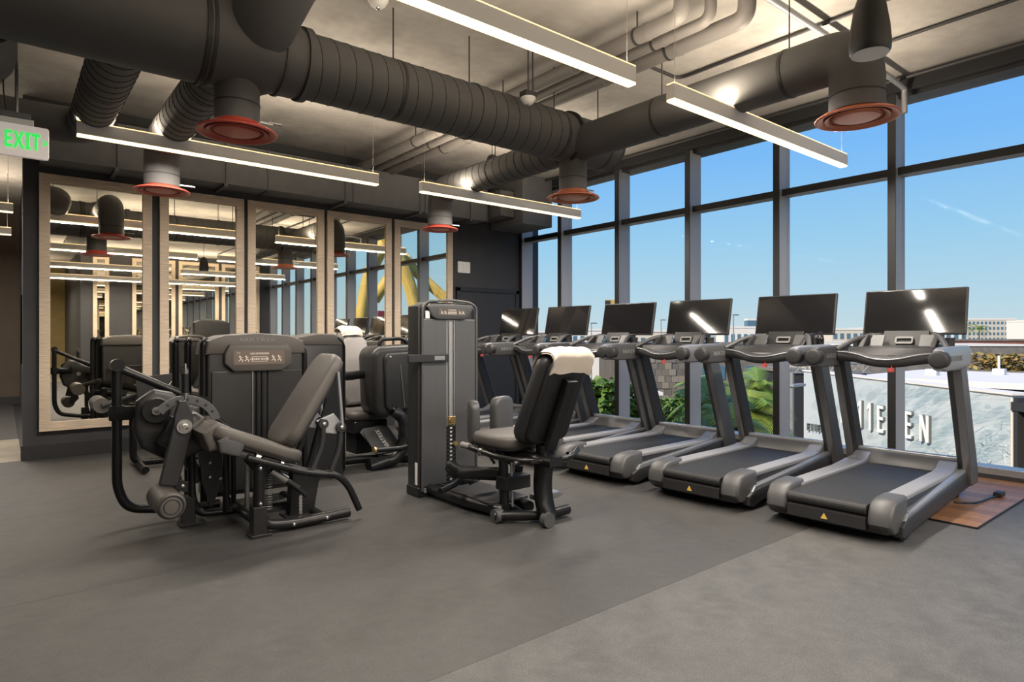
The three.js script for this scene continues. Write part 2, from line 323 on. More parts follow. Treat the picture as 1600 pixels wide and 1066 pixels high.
const main = thing('ventilation_duct', 'large dark round ventilation duct with branches and red diffusers under the ceiling', 'duct', [0, 0, 0]);
obj('wide_section', cylX(.285, 3.9, [-.98, DY, DZ], 48), M.duct, main);
obj('spiral_section', cylX(.225, 2.6, [2.92, DY, DZ], 48), M.duct, main);
obj('reducer', [lathe([[.285, 0], [.285, .36], [.24, .46], [.24, .6], [.225, .64]], [.97, DY, DZ], [0, 0, -Math.PI / 2], 48)], M.duct, main);
obj('end_section', [cylX(.225, .62, [4.5, DY, DZ], 48), collar('x', [4.8, DY, DZ], .232, .02)], M.duct, main);
obj('spiral_seam', helix('x', 1.66, 4.2, DY, DZ, .2255), M.seam, main);
each('collar', [collar('x', [.97, DY, DZ], .297, .028), collar('x', [1.01, DY, DZ], .292, .02)], M.seam, main);
each('collar', [collar('x', [1.46, DY, DZ], .252, .02), collar('x', [1.63, DY, DZ], .25, .05)], M.duct, main);
obj('collar', collar('x', [4.2, DY, DZ], .25, .03), M.seam, main);
obj('collar', collar('x', [3.07, DY, DZ], .234, .022), M.duct, main);
for (const x of [2.35, 3.07, 4.05, 5.0 - .35]) { obj('hanger_rod', between([x, DY + .22, DZ], [x, CEIL, DZ], .006, 8), M.conduit, main); obj('strap', cylX(.2285, .026, [x, DY, DZ], 36), M.conduit, main); }
// a drop: neck that falls from the main duct, then a flared red dish
function neckDrop(label, x, z, R, r, m, mi) {
  const g = partGroup('duct_drop', main, [x, 2.65, z]); g.userData.label = label;
  obj('neck', [lathe([[r, .06], [r, .34], [r * 1.3, .5], [r * 1.3, .6]], undefined, undefined, 36)], M.duct, g);
  obj('neck_seam', collar('y', [0, .19, 0], r + .003, .008), M.seam, g);
  obj('damper_lever', [span(r * .95, r + .09, .1, .112, -.01, .01), span(r + .06, r + .15, .112, .12, -.02, .015)], M.steel, g);
  diffuser(g, 0, 0, 0, R, m, mi); return g;
}
neckDrop('wide red round diffuser under the big duct near the exit sign', 1.2, DZ, .25, .14, M.red);
neckDrop('copper red round diffuser under the duct end above the treadmills', 4.3, DZ, .255, .135, M.copper);
function branch(label, pts, bend, r, seams, R, m, mi, drops = true, mat = M.duct, holders = []) {
  const g = partGroup('branch_duct', main); g.userData.label = label;
  obj('duct_run', tubeD(pts, r, bend), mat, g);
  for (const [x, y, z0, z1] of seams) seamsAlongZ(g, x, y, z0, z1, r + .0005);
  if (drops) { const e = pts[pts.length - 1]; diffuser(g, e[0], e[1] - .05, e[2], R, m, mi); obj('neck_seam', collar('y', [e[0], e[1] + .1, e[2]], r + .003, .008), M.seam, g); obj('damper_lever', [span(e[0] + r, e[0] + r + .13, e[1] + .03, e[1] + .04, e[2] - .012, e[2] + .012)], M.steel, g); }
  for (const [x, y, z] of holders) { obj('strap', collar('z', [x, y, z], r + .004, .024), M.conduit, g); obj('hanger_rod', between([x, y + r, z], [x, CEIL, z], .005, 8), M.conduit, g); }
  return g;
}
branch('ribbed branch duct with red diffuser before the first mirrors', [[1.15, 3.13, DZ - .1], [1.15, 3.13, -6.6], [1.15, 2.71, -6.6]], .2, .15, [[1.15, 3.13, -6.4, -4.55]], .235, M.red, undefined, true, M.duct, [[1.15, 3.13, -4.9]]);
branch('ribbed branch duct bending towards the corridor behind the exit sign', [[.57, 3.13, DZ - .1], [.57, 3.13, -6.6], [-2.6, 3.13, -6.6]], .25, .15, [[.57, 3.13, -6.3, -4.55]], .2, M.red, undefined, false, M.duct, [[.57, 3.13, -5.3]]);
branch('branch duct with red diffuser at the last mirror', [[4.3, 3.16, DZ - .1], [4.3, 3.16, -6.75], [4.3, 2.71, -6.75]], .28, .155, [[4.3, 3.16, -6.4, -4.6]], .23, M.red, undefined, true, M.duct, [[4.3, 3.16, -5.6]]);
branch('branch duct with elbow and copper diffuser beside the top window panes', [[4.3, 3.16, DZ + .1], [4.3, 3.16, -1.75], [4.3, 2.77, -1.75]], .2, .165, [], .25, M.copper, undefined, true, M.duct, [[4.3, 3.16, -2.2], [4.3, 3.16, -3.3]]);
branch('duct rising from the big duct towards the camera side ceiling', [[1.3, 3.3, DZ + .12], [1.3, 3.5, -3.6], [1.3, 3.5, 1.5]], .3, .2, [], .2, M.red, undefined, false, M.duct);
branch('dark elbow duct behind the big duct beside the exit sign', [[-.1, 3.1, DZ - .2], [-.1, 3.0, -5.2], [-1.6, 3.0, -5.2]], .3, .17, [], .2, M.red, undefined, false, M.duct);
// rectangular duct over the mirrors
{
  const g = thing('rectangular_duct', 'grey rectangular duct above the row of mirrors', 'duct');
  for (let k = 0; k < 5; k++) { const a = .3 + 1.13 * k, b = a + 1.12; obj('duct_panel', span(a, b, 3.13, 3.62, -8.36, -7.95, .004), M.boxduct, g); obj('flange', span(b - .004, b + .014, 3.118, 3.632, -8.37, -7.938), M.aluDark, g); }
  for (const x of [.95, 2.05, 3.55, 4.7, 5.6]) { obj('hanger_rail', span(x - .02, x + .02, 3.09, 3.128, -8.37, -7.9), M.aluDark, g); obj('hanger_rod', between([x, 3.1, -7.915], [x, CEIL, -7.915], .005, 8), M.conduit, g); }
  const h = thing('air_handler_box', 'grey box duct in the corner above the dark door', 'duct');
  obj('casing', span(6.3, 6.92, 3.08, CEIL, -8.34, -7.5, .004), M.boxduct, h); obj('outlet', span(6.02, 6.28, 3.2, 3.6, -8.3, -7.7, .004), M.boxduct, h); obj('flange', span(6.28, 6.3, 3.18, 3.62, -8.32, -7.68), M.aluDark, h);
}
// ceiling pipes that run towards the windows side by side
for (const [x, r, l, ze] of [[3.86, .062, 'stout ceiling pipe of three, farthest from the windows', -2.78], [4.07, .045, 'thin middle pipe of three under the ceiling', -2.68], [4.26, .066, 'stout ceiling pipe of three, nearest the windows', -2.5]]) {
  const g = thing('ceiling_pipe', l, 'pipe', [0, 0, 0], 0, 'ceiling pipes');
  obj('pipe_run', tube([[x, 3.66, -8.2], [x, 3.66, ze], [x, CEIL, ze]], r, .14, 18), M.pipe, g);
  for (const z of [-7.2, -6.1, -5.0, -3.9, -3.1]) obj('coupling', cylZ(r + .005, .03, [x, 3.66, z], 20), M.pipe, g);
  for (const z of [-6.6, -4.9, -3.2]) obj('hanger_ring', [cylZ(r + .008, .02, [x, 3.66, z], 20), between([x, 3.66 + r, z], [x, CEIL, z], .006, 8)], M.conduit, g);
}
function tagTube(name, pts, r, bend, m, label, cat) { return tag(obj(name, tube(pts, r, bend, 10), m), label, cat); }
tagTube('sprinkler_pipe', [[3.4, 3.76, -2.35], [6.5, 3.76, -2.35], [6.86, 3.74, -2.35], [6.86, 3.5, -2.35]], .026, .04, M.alu, 'thin light sprinkler pipe crossing the ceiling to the windows', 'pipe');
tagTube('ceiling_conduit', [[4.6, 3.84, -3.75], [5.15, 3.84, -3.75], [5.15, 3.84, 4]], .016, .1, M.conduit, 'thin dark conduit with a bend on the ceiling beside the pipes', 'conduit');
tagTube('ceiling_conduit', [[6.78, 3.82, -8.2], [6.78, 3.82, 5]], .02, .1, M.conduit, 'dark conduit along the top of the windows', 'conduit');
tagTube('ceiling_conduit', [[5.9, 3.84, -6.8], [5.9, 3.84, -1.0], [5.9, 3.84, 4]], .014, .1, M.conduit, 'slim dark conduit on the ceiling between pipes and windows', 'conduit');

// pendant speakers, detectors, exit sign
function speaker(x, y, z, s, label) {
  const g = thing('pendant_speaker', label, 'speaker', [x, y, z], 0, 'pendant speakers');
  obj('body', lathe([[.098 * s, .004], [.106 * s, .02 * s], [.108 * s, .06 * s], [.1 * s, .16 * s], [.082 * s, .27 * s], [.066 * s, .32 * s], [.03 * s, .345 * s], [0, .35 * s]], undefined, undefined, 36), M.black, g);
  obj('grille', lathe([[0, 0], [.094 * s, 0], [.098 * s, .006], [0, .01]], undefined, undefined, 36), M.white, g);
  obj('cable', between([0, .34 * s, 0], [0, CEIL - y, 0], .004, 6), M.black, g);
}
speaker(3.86 * .91, 2.78, -1.5 * .91, .92, 'black pendant speaker with white face beside the window elbow duct');
speaker(4.6, 3.22, -6.05, .85, 'small black pendant speaker behind the big duct');
function detector(x, y, z, label, k = 1) {
  const g = thing('smoke_detector', label, 'detector', [x, y, z], 0, 'smoke detectors');
  obj('housing', lathe([[0, -.06 * k], [.03 * k, -.058 * k], [.055 * k, -.04 * k], [.07 * k, -.015 * k], [.075 * k, 0]], undefined, undefined, 28), M.white, g);
  obj('base_ring', cyl(.08 * k, .08 * k, .014, [0, .006, 0], undefined, 28), M.white, g);
  obj('lens', lathe([[0, -.075 * k], [.012, -.072 * k], [.016, -.058 * k]], undefined, undefined, 14), M.chrome, g);
  return g;
}
{ const g = detector(2.19, CEIL - .02, -4.3, 'white dome smoke detector on the ceiling beside the big duct'); obj('mount', span(-.05, .05, .01, .02, -.05, .05), M.white, g); }
{ const g = detector(3.42, 3.3, -4.0, 'white detector hanging on a stem before the ceiling pipes', .8); obj('junction_box', span(-.06, .06, .015, .06, -.045, .045, .004), M.conduit, g); for (const s of [0, .05]) obj('stem', between([s, .05, 0], [s, CEIL - 3.3, 0], .007, 8), M.conduit, g); }
{
  const g = thing('exit_sign', 'green lettered exit sign hanging before the corridor', 'sign', [.065, 2.44, -5.0]);
  obj('face', plate(roundRect(.32, .195, .012), .03, [0, .0975, 0], undefined, .003), M.signFace, g);
  obj('lettering', place(text('EXIT', .105, .004, .6), [.03, .1, .016]), M.green, g);
  obj('arrow', [box(.03, .008, .004, [.143, .108, .018], [0, 0, -.62]), box(.03, .008, .004, [.143, .092, .018], [0, 0, .62])], M.green, g);
  obj('canopy', span(-.1, .085, .197, .232, -.03, .03, .004), M.white, g); obj('junction_box', span(-.08, .07, .232, .265, -.04, .04, .003), M.boxduct, g);
  obj('stem', between([0, .26, 0], [0, CEIL - 2.44, 0], .009, 8), M.steel, g); obj('wire', tube([[-.05, .26, 0], [-.07, .45, 0], [-.03, .8, .02], [-.03, CEIL - 2.44, .02]], .004, .1, 6), M.black, g);
}

// ---------------------------------------------------------------- treadmills
const TT = 2.7 * Math.PI / 180;
function treadmill() {
  const t = thing('treadmill', '', 'treadmill', [0, 0, 0], TT, 'treadmills facing the windows');
  obj('deck_frame', [span(.02, 1.72, .07, .19, -.33, .33, .01), span(.0, .06, .06, .17, -.37, .37, .012)], M.black, t);
  { // belt: flat loop round the rear roller
    const s = []; for (let k = 0; k <= 8; k++) { const a = Math.PI / 2 + Math.PI * k / 8; s.push([.0 + .035 * Math.cos(a), .2 + .035 * Math.sin(a)]); }
    obj('belt', plate([...s, [1.6, .165], [1.6, .235]], .5, [0, 0, 0], undefined, 0), M.belt, t);
  }
  for (const s of [-1, 1]) {
    obj('foot_rail', span(.2, 1.5, .2, .258, s > 0 ? .25 : -.375, s > 0 ? .375 : -.25, .012), M.railTop, t);
    obj('rail_side', plate([[.12, .1], [1.55, .13], [1.55, .225], [.12, .225]], .03, [0, 0, s * .365], undefined, .006), M.postDark, t);
    obj('rail_clamp', [plate([[1.36, .25], [1.46, .262], [1.56, .31], [1.56, .25], [1.36, .22]], .125, [0, 0, s * .312], undefined, .004)], M.silver, t);
    const hood = plate([[-.015, .13], [-.005, .19], [.03, .235], [.1, .252], [.24, .256], [.24, .11], [.12, .08], [.02, .09]], .15, [0, 0, s * .33], undefined, .022);
    obj('rear_hood', hood, M.hood, t);
    obj('side_skirt', plate([[.1, .05], [.16, .03], [.3, .06], [1.78, .13], [1.8, .2], [1.7, .235], [.18, .135], [.1, .1]], .06, [0, 0, s * .4], undefined, .01), M.postDark, t);
    obj('skirt_trim', plate([[.16, .136], [1.7, .236], [1.7, .26], [.2, .166]], .05, [0, 0, s * .397], undefined, .006), M.silver, t);
    obj('rear_foot', [plate([[.12, .05], [.26, .05], [.22, .012], [.15, .012]], .05, [0, 0, s * .37]), cyl(.02, .02, .012, [.185, .018, s * .37])], M.charcoal, t);
    obj('front_foot', [cylZ(.04, .03, [1.72, .052, s * .33]), span(1.68, 1.76, .05, .12, s * .33 - .02, s * .33 + .02)], M.black, t);
    obj('upright', plate([[1.62, .14], [1.6, .26], [1.28, 1.12], [1.43, 1.12], [1.8, .22], [1.79, .14]], .06, [0, 0, s * .43], undefined, .008), M.post, t);
    obj('upright_liner', plate([[1.63, .2], [1.6, .3], [1.285, 1.1], [1.41, 1.1], [1.76, .24], [1.74, .2]], .045, [0, 0, s * .387], undefined, .005), M.postDark, t);
    obj('handrail', plate([[.84, 1.085], [.82, 1.12], [.84, 1.2], [.9, 1.215], [1.5, 1.225], [1.56, 1.2], [1.52, 1.1], [1.3, 1.075], [.9, 1.075]], .075, [0, 0, s * .43], undefined, .016), s > 0 ? M.silver : M.hood, t);  // both rails alike; darker material on the left one paints its shade
    obj('rail_grip', [lathe([[0, 0], [.045, .002], [.06, .01], [.066, .03], [.066, .075], [.058, .08]], [.8, 1.145, s * .43], [0, 0, -Math.PI / 2], 24)], M.grip, t);
    obj('lettering', place(text('MATRIX', .04, .002, 1.5), [1.14, 1.15, s > 0 ? .469 : -.392]), M.letterDim, t);
    // arm that carries the console
    obj('console_arm', tube([[1.2, 1.2, s * .4], [1.42, 1.3, s * .3], [1.62, 1.32, s * .2]], .022, .08, 10), M.hood, t);
  }
  obj('rear_panel', plate([[-.035, .085], [-.035, .15], [.02, .165], [.02, .06]], .5, [0, 0, 0], undefined, .006), M.charcoal, t);
  obj('warning_sticker', place(plate([[-.022, 0], [.022, 0], [0, .038]], .004, [0, 0, 0], undefined, 0), [-.045, .1, .0], [0, -Math.PI / 2, 0]), M.yellowMark, t);
  obj('motor_cover', [plate([[1.5, .22], [1.56, .3], [1.66, .33], [1.84, .26], [1.84, .1], [1.5, .1]], .74, [0, 0, 0], undefined, .012)], M.hood, t);
  obj('front_crossbar', box(.06, .05, .8, [1.63, .325, 0], undefined, .012), M.silver, t);
  obj('crossbar', sweep(fillet([[1.24, 1.15, -.42], [1.2, 1.145, -.24], [1.13, 1.11, -.08], [1.13, 1.11, .08], [1.2, 1.145, .24], [1.24, 1.15, .42]], .1), ring(.045, 14)), M.grip, t);
  obj('crossbar_trim', sweep(fillet([[1.2, 1.185, -.4], [1.15, 1.175, -.24], [1.08, 1.128, -.08], [1.08, 1.128, .08], [1.15, 1.175, .24], [1.2, 1.185, .4]], .1), ring(.006, 6)), M.silver, t);
  obj('safety_key', [cyl(.022, .022, .03, [1.09, 1.05, .05]), between([1.09, 1.06, .05], [1.12, 1.1, .05], .004, 6)], M.redPlastic, t);
  obj('console_tray', plate([[1.2, 1.17], [1.22, 1.205], [1.72, 1.235], [1.75, 1.17]], .62, [0, 0, 0], undefined, .014), M.charcoal, t);
  obj('keypad', box(.02, .17, .34, [1.6, 1.28, 0], [0, 0, -.45], .006), M.black, t);
  obj('keypad_frame', [box(.016, .016, .12, [1.583, 1.3, 0], [0, 0, -.45]), box(.016, .016, .12, [1.56, 1.255, 0], [0, 0, -.45]), box(.016, .05, .012, [1.57, 1.278, .06], [0, 0, -.45]), box(.016, .05, .012, [1.57, 1.278, -.06], [0, 0, -.45])], M.letterDim, t);
  for (const s of [-1, 1]) {
    obj('side_horn', [plate([[1.28, 1.18], [1.48, 1.315], [1.6, 1.335], [1.6, 1.31], [1.5, 1.285], [1.33, 1.18]], .04, [0, 0, s * .26], undefined, .008)], M.postDark, t);
    obj('side_panel', [box(.012, .13, .14, [1.5, 1.27, s * .2], [0, 0, -.6], .004)], M.hood, t);
    obj('cup_holder', lathe([[.04, 0], [.042, .09], [.048, .1], [.044, .1], [.036, .01], [0, .01]], [1.5, 1.2, s * .33], undefined, 20), M.grip, t);
  }
  obj('screen_neck', plate([[1.68, 1.22], [1.78, 1.22], [1.92, 1.5], [1.86, 1.52], [1.79, 1.34]], .12, [0, 0, 0], undefined, .008), M.black, t);
  const sc = new THREE.Group(); sc.name = 'screen'; sc.position.set(1.76, 1.33, 0); sc.rotation.z = -.2; t.add(sc);
  obj('screen_frame', box(.03, .4, .775, [.02, .2, 0], undefined, .01), M.charcoal, sc);
  obj('screen_glass', box(.006, .375, .748, [.004, .202, 0], undefined, .002), M.screen, sc);
  return t;
}
{
  const O = [4.275, -1.931], off = [0, 1.02, 2.09, 3.06, 4.08, 5.05];
  const lab = ['treadmill at the row end beside the open plank floor', 'second treadmill from the open plank floor', 'third treadmill from the open plank floor, before the palm', 'fourth treadmill from the open plank floor', 'fifth treadmill from the open plank floor', 'last treadmill of the row, beside the black corner door'];
  const t0 = treadmill();
  off.forEach((s, k) => { const p = [O[0] - s * Math.sin(TT), 0, O[1] - s * Math.cos(TT)]; if (k) copyOf(t0, p, lab[k]); else { t0.position.set(...p); t0.userData.label = lab[0]; } });
  const c = thing('power_cord', 'short black plug and cord lying on the planks by the treadmill', 'cord', [5.62, .0125, -1.52]);
  obj('cord', tube([[.12, .012, -.1], [.2, .012, .02], [.45, .012, .04], [.62, .012, .06]], .008, .08, 8), M.black, c); obj('plug', [span(.6, .7, .003, .04, .03, .09, .008), box(.03, .006, .012, [.71, .02, .045]), box(.03, .006, .012, [.71, .02, .075])], M.black, c);
  const bottle = thing('water_bottle', 'small dark bottle in the holder of the second treadmill', 'bottle', [5.72, 1.21, -2.64]);
  obj('body', lathe([[0, 0], [.03, .002], [.032, .08], [.026, .1], [.014, .118], [.014, .13]], undefined, undefined, 18), M.screen, bottle); obj('cap', cyl(.016, .016, .02, [0, .138, 0]), M.black, bottle);
}

// ---------------------------------------------------------------- strength machines
function placard(w, h, lines, dark = '#6b5f57') { // printed exercise card
  const cv = document.createElement('canvas'); cv.width = 512; cv.height = Math.round(512 * h / w); const c = cv.getContext('2d'), H = cv.height;
  c.fillStyle = dark; c.fillRect(0, 0, 512, H); c.fillStyle = '#e8ddd0'; c.textAlign = 'center';
  c.font = 'bold ' + Math.round(H * .17) + 'px sans-serif'; c.fillText(lines[0], 256, H * .3);
  c.strokeStyle = '#e8ddd0'; c.lineWidth = 4; c.strokeRect(180, H * .46, 152, H * .32); c.font = 'bold ' + Math.round(H * .2) + 'px sans-serif'; c.fillText(lines[1], 256, H * .69);
  for (const x of [60, 120, 390, 450]) { c.beginPath(); c.arc(x, H * .42, H * .055, 0, 7); c.fill(); c.lineWidth = 7; c.beginPath(); c.moveTo(x, H * .47); c.lineTo(x + 8, H * .64); c.lineTo(x - 12, H * .74); c.moveTo(x + 8, H * .64); c.lineTo(x + 26, H * .66); c.lineTo(x + 24, H * .82); c.moveTo(x, H * .52); c.lineTo(x + 24, H * .5); c.stroke(); }
  c.font = Math.round(H * .09) + 'px sans-serif'; c.textAlign = 'left'; c.fillText(lines[2], 30, H * .22);
  const t = new THREE.CanvasTexture(cv); t.colorSpace = THREE.SRGBColorSpace; return new THREE.MeshStandardMaterial({ map: t, roughness: .45 });
}
function cardMesh(w, h, mat, p, parent, r) { const g = new THREE.PlaneGeometry(w, h); place(g, p, r); return obj('instruction_card', g, mat, parent, true); }
function pad(L, W, T, p, r, m = M.vinyl, name = 'pad', parent, side = M.charcoal, taper = 1) { // cushion: outline in x (length) and z (width)
  const pts = roundRect(L, W, Math.min(L, W) * .24, 5).map(([x, y]) => [x, y * (1 + (taper - 1) * (x / L + .5))]);
  const top = plate(pts, T, [0, 0, 0], [-Math.PI / 2, 0, 0], T * .3), o = obj(name, place(top, p, r), m, parent);
  if (side) obj('pad_backing', place(plate(pts.map(([x, y]) => [x * 1.004, y * 1.01]), T * .5, [0, -T * .4, 0], [-Math.PI / 2, 0, 0], T * .12), p, r), side, o);
  return o;
}
{ // leg extension: seat faces the mirror end, tower behind
  const t = thing('leg_extension_machine', 'black leg extension machine with tan seat and padded ankle roller', 'gym machine', [0, 0, 0]);
  // tower, x 1.2..1.9, front face z -5.02
  const top = []; for (let k = 0; k <= 10; k++) { const x = 1.2 + .68 * k / 10; top.push([x, 1.255 + .05 * Math.sin(Math.PI * k / 10)]); }
  obj('tower_shroud', plate([...top.reverse(), [1.2, .12], [1.88, .12]], .3, [0, 0, -5.2], undefined, .02), M.shroud, t);
  obj('tower_cap', plate([[1.185, 1.19], [1.195, 1.262], [1.3, 1.3], [1.54, 1.318], [1.78, 1.3], [1.885, 1.262], [1.895, 1.19]], .33, [0, 0, -5.2], undefined, .02), M.vinyl, t);
  obj('cap_lettering', place(text('MATRIX', .026, .002, 2), [1.54, 1.285, -5.034]), M.letterDim, t);
  obj('cap_bezel', plate([[1.33, 1.235], [1.3, 1.18], [1.3, 1.11], [1.36, 1.055], [1.71, 1.055], [1.78, 1.1], [1.78, 1.2], [1.74, 1.24]], .05, [0, 0, -5.02], undefined, .012), M.vinyl, t);
  cardMesh(.38, .11, placard(.38, .11, ['LEG EXTENSION', 'LEARN MORE', 'START']), [1.54, 1.15, -4.993], t);
  for (const [a, b] of [[1.2, 1.49], [1.61, 1.88]]) obj('front_panel', plate([[a + .01, .14], [b, .14], [b, 1.04], [a + .01, 1.04]], .016, [0, 0, -5.04], undefined, .005), M.shroud, t);
  obj('stack_slot', span(1.5, 1.6, .14, 1.05, -5.046, -5.035), M.black, t);
  obj('slot_edge', [span(1.493, 1.501, .14, 1.04, -5.045, -5.025)], M.steel, t);
  for (const x of [1.53, 1.57]) obj('guide_rod', between([x, .14, -5.028], [x, 1.04, -5.028], .008, 8), M.blackPaint, t);
  for (let k = 0; k < 10; k++) obj('weight_plate', span(1.503, 1.597, .16 + k * .03, .184 + k * .03, -5.034, -5.012, .002), M.blackPaint, t);
  obj('selector_pin', [cylZ(.012, .05, [1.55, .475, -5.0]), lathe([[0, .02], [.016, .018], [.018, 0]], [1.55, .5, -4.99], [Math.PI / 2, 0, 0], 12)], M.steel, t);
  for (const [x, z] of [[1.165, -5.1], [1.1, -5.3], [1.04, -5.42]]) obj('guard_tube', tube([[x, .05, z], [x, 1.26, z], [x + .02, 1.285, z - .03]], .026, .04, 12), M.frameTube, t);
  each('guard_cap', [box(.06, .02, .1, [1.07, 1.285, -5.38], undefined, .006), box(.06, .02, .1, [1.13, 1.285, -5.25], undefined, .006)], M.vinyl, t);
  obj('guard_tube', tube([[1.93, .05, -5.1], [1.93, 1.2, -5.1], [1.88, 1.27, -5.12]], .022, .06, 12), M.frameTube, t);
  // seat side plane
  pad(.6, .4, .085, [1.3, .6, -4.42], [0, 0, -.4], M.vinyl, 'seat', t, M.charcoal);
  obj('seat_nose', plate([[.985, .70], [1.05, .745], [1.13, .7], [1.1, .62], [1.02, .61]], .36, [0, 0, -4.42], undefined, .025), M.vinyl, t);
  obj('seat_bolster', plate([[1.06, .645], [1.1, .678], [1.165, .662], [1.19, .62], [1.165, .56], [1.07, .592]], .05, [0, 0, -4.22], undefined, .018), M.hood, t);
  obj('seat_rail', bar([[1.08, .6, -4.24], [1.62, .38, -4.24]], .03, .05), M.charcoal, t);
  obj('seat_rail', bar([[1.08, .6, -4.6], [1.62, .38, -4.6]], .03, .05), M.charcoal, t);
  each('rail_sleeve', [between([1.27, .53, -4.22], [1.3, .517, -4.22], .026, 12), between([1.43, .465, -4.22], [1.45, .457, -4.22], .024, 12)], M.chrome, t);
  obj('side_handle', tube([[1.22, .53, -4.21], [1.6, .38, -4.21], [1.84, .33, -4.22], [1.92, .24, -4.22], [2.0, .06, -4.22]], .024, .1, 12), M.frameTube, t);
  // backrest
  pad(.68, .4, .085, [1.68, .865, -4.42], [0, 0, 1.0], M.vinyl, 'backrest', t, M.charcoal, .86);
  for (const z of [-4.24, -4.6]) {
    obj('back_link', tube([[1.735, .7, z], [1.735, .55, z], [1.655, .38, z]], .021, .14, 12), M.charcoal, t);
    obj('back_link', tube([[1.865, .665, z], [1.86, .52, z], [1.785, .34, z]], .021, .14, 12), M.charcoal, t);
    for (const p of [[1.735, .7], [1.865, .665], [1.66, .375], [1.79, .34]]) { obj('pivot_boss', cylZ(.034, .05, [p[0], p[1], z], 18), M.charcoal, t); obj('pivot_bolt', bolt([p[0], p[1], z + .026], .017), M.steel, t); }
    obj('back_stay', between([1.835, 1.06, z + .03], [1.872, .68, z + .02], .011, 10), M.alu, t);
    obj('link_bracket', plate([[1.7, .72], [1.82, .76], [1.9, .66], [1.84, .62], [1.74, .64]], .02, [0, 0, z - .02], undefined, .004), M.alu, t);
  }
  obj('gas_strut', [between([1.7, .36, -4.42], [1.8, .72, -4.42], .02, 10), between([1.78, .64, -4.42], [1.84, .86, -4.42], .01, 8)], M.blackPaint, t);
  // base: front foot, side rail, inclined column
  obj('base_rail', tube([[1.3, .6, -4.24], [1.3, .2, -4.24], [1.33, .07, -4.24], [1.5, .045, -4.24], [1.93, .05, -4.24]], .036, .2, 14), M.frameTube, t);
  obj('front_leg', [span(1.255, 1.345, .0, .2, -4.29, -4.2, .006), span(1.24, 1.37, 0, .02, -4.31, -4.19, .004)], M.blackPaint, t);
  obj('column', plate([[1.58, .36], [1.77, .34], [1.72, .055], [1.56, .055]], .09, [0, 0, -4.42], undefined, .006), M.blackPaint, t);
  obj('column_foot', span(1.52, 1.78, .04, .058, -4.5, -4.2, .004), M.charcoal, t);
  obj('cross_tube', between([1.32, .07, -4.24], [1.32, .07, -5.0], .034, 12), M.frameTube, t);
  obj('cross_tube', between([1.72, .055, -4.24], [1.72, .055, -5.0], .034, 12), M.frameTube, t);
  for (const [x, y] of [[1.3, .45], [1.3, .22], [1.52, .045], [1.75, .048]]) obj('bolt', bolt([x, y, -4.203], .013), M.steel, t);
  { const pts = []; for (let k = 0; k <= 160; k++) { const a = k / 160 * 16 * 6.283; pts.push(V(1.42 + .026 * Math.cos(a), .12 + k / 160 * .27, -4.42 + .026 * Math.sin(a))); } obj('coil_spring', sweep(pts, ring(.0035, 5)), M.steel, t); }
  obj('adjuster', [between([1.4, .41, -4.3], [1.5, .33, -4.3], .03, 14)], M.steel, t);
  obj('adjuster_rod', [between([1.5, .33, -4.3], [1.64, .2, -4.3], .014, 10), between([1.46, .36, -4.3], [1.58, .26, -4.28], .02, 10)], M.blackPaint, t);
  obj('chain', Array.from({ length: 6 }, (_, k) => cylZ(.012, .012, [1.6, .2 - k * .022, -4.3], 8)), M.steel, t);
  // leg arm: hub, sector plate, lever, roller
  obj('lever_arm', plate([[.885, .89], [.915, .89], [.955, .8], [.955, .72], [.865, .355], [.775, .375], [.855, .74], [.86, .8]], .045, [0, 0, -4.5], undefined, .008), M.charcoal, t);
  obj('hub_disc', cylZ(.046, .02, [.907, .73, -4.472], 24), M.steel, t); obj('hub_bolt', bolt([.907, .73, -4.46], .03), M.chrome, t);
  { const s = []; for (let k = 0; k <= 14; k++) { const a = (15 + 125 * k / 14) * Math.PI / 180; s.push([.93 + .22 * Math.cos(a), .7 + .22 * Math.sin(a)]); } for (let k = 14; k >= 0; k--) { const a = (15 + 125 * k / 14) * Math.PI / 180; s.push([.93 + .17 * Math.cos(a), .7 + .17 * Math.sin(a)]); } obj('sector_plate', plate(s, .014, [0, 0, -4.56], undefined, .003), M.hood, t);
    for (let k = 1; k < 7; k++) { const a = (15 + 125 * k / 7) * Math.PI / 180; obj('sector_hole', cylZ(.009, .004, [.93 + .195 * Math.cos(a), .7 + .195 * Math.sin(a), -4.552], 10), M.black, t); } }
  obj('lever_grip', [cyl(.021, .021, .13, [.93, 1.0, -4.56]), cyl(.024, .024, .01, [.93, .94, -4.56])], M.blackPaint, t);
  obj('lever_rod', [cyl(.01, .01, .1, [.93, .9, -4.56]), cyl(.02, .02, .035, [.93, 1.08, -4.56]), cyl(.01, .008, .035, [.93, 1.115, -4.56])], M.chrome, t);
  obj('lever_ring', cyl(.025, .025, .008, [.93, .935, -4.56]), M.chrome, t);
  obj('cam_housing', plate([[.7, .7], [.72, .86], [.8, .92], [.89, .9], [.95, .84], [1.05, .8], [1.06, .66], [.98, .52], [.86, .5], [.74, .58]], .1, [0, 0, -4.86], undefined, .03), M.shroud, t);
  obj('cam_disc', [cylZ(.085, .03, [.8, .81, -4.8], 32)], M.blackPaint, t); obj('cam_ring', lathe([[.082, 0], [.089, .004], [.089, .03], [.08, .034]], [.8, .81, -4.81], [Math.PI / 2, 0, 0], 36), M.shroud, t); obj('cam_bolt', [cylZ(.028, .02, [.8, .81, -4.78], 16), bolt([.8, .81, -4.77], .014)], M.steel, t);
  obj('counterweight', plate([[.84, .62], [.9, .74], [1.0, .76], [1.08, .7], [1.07, .58], [.96, .53]], .16, [0, 0, -4.7], undefined, .04), M.shroud, t);
  obj('pivot_shaft', cylZ(.03, .5, [.907, .73, -4.7], 18), M.steel, t);
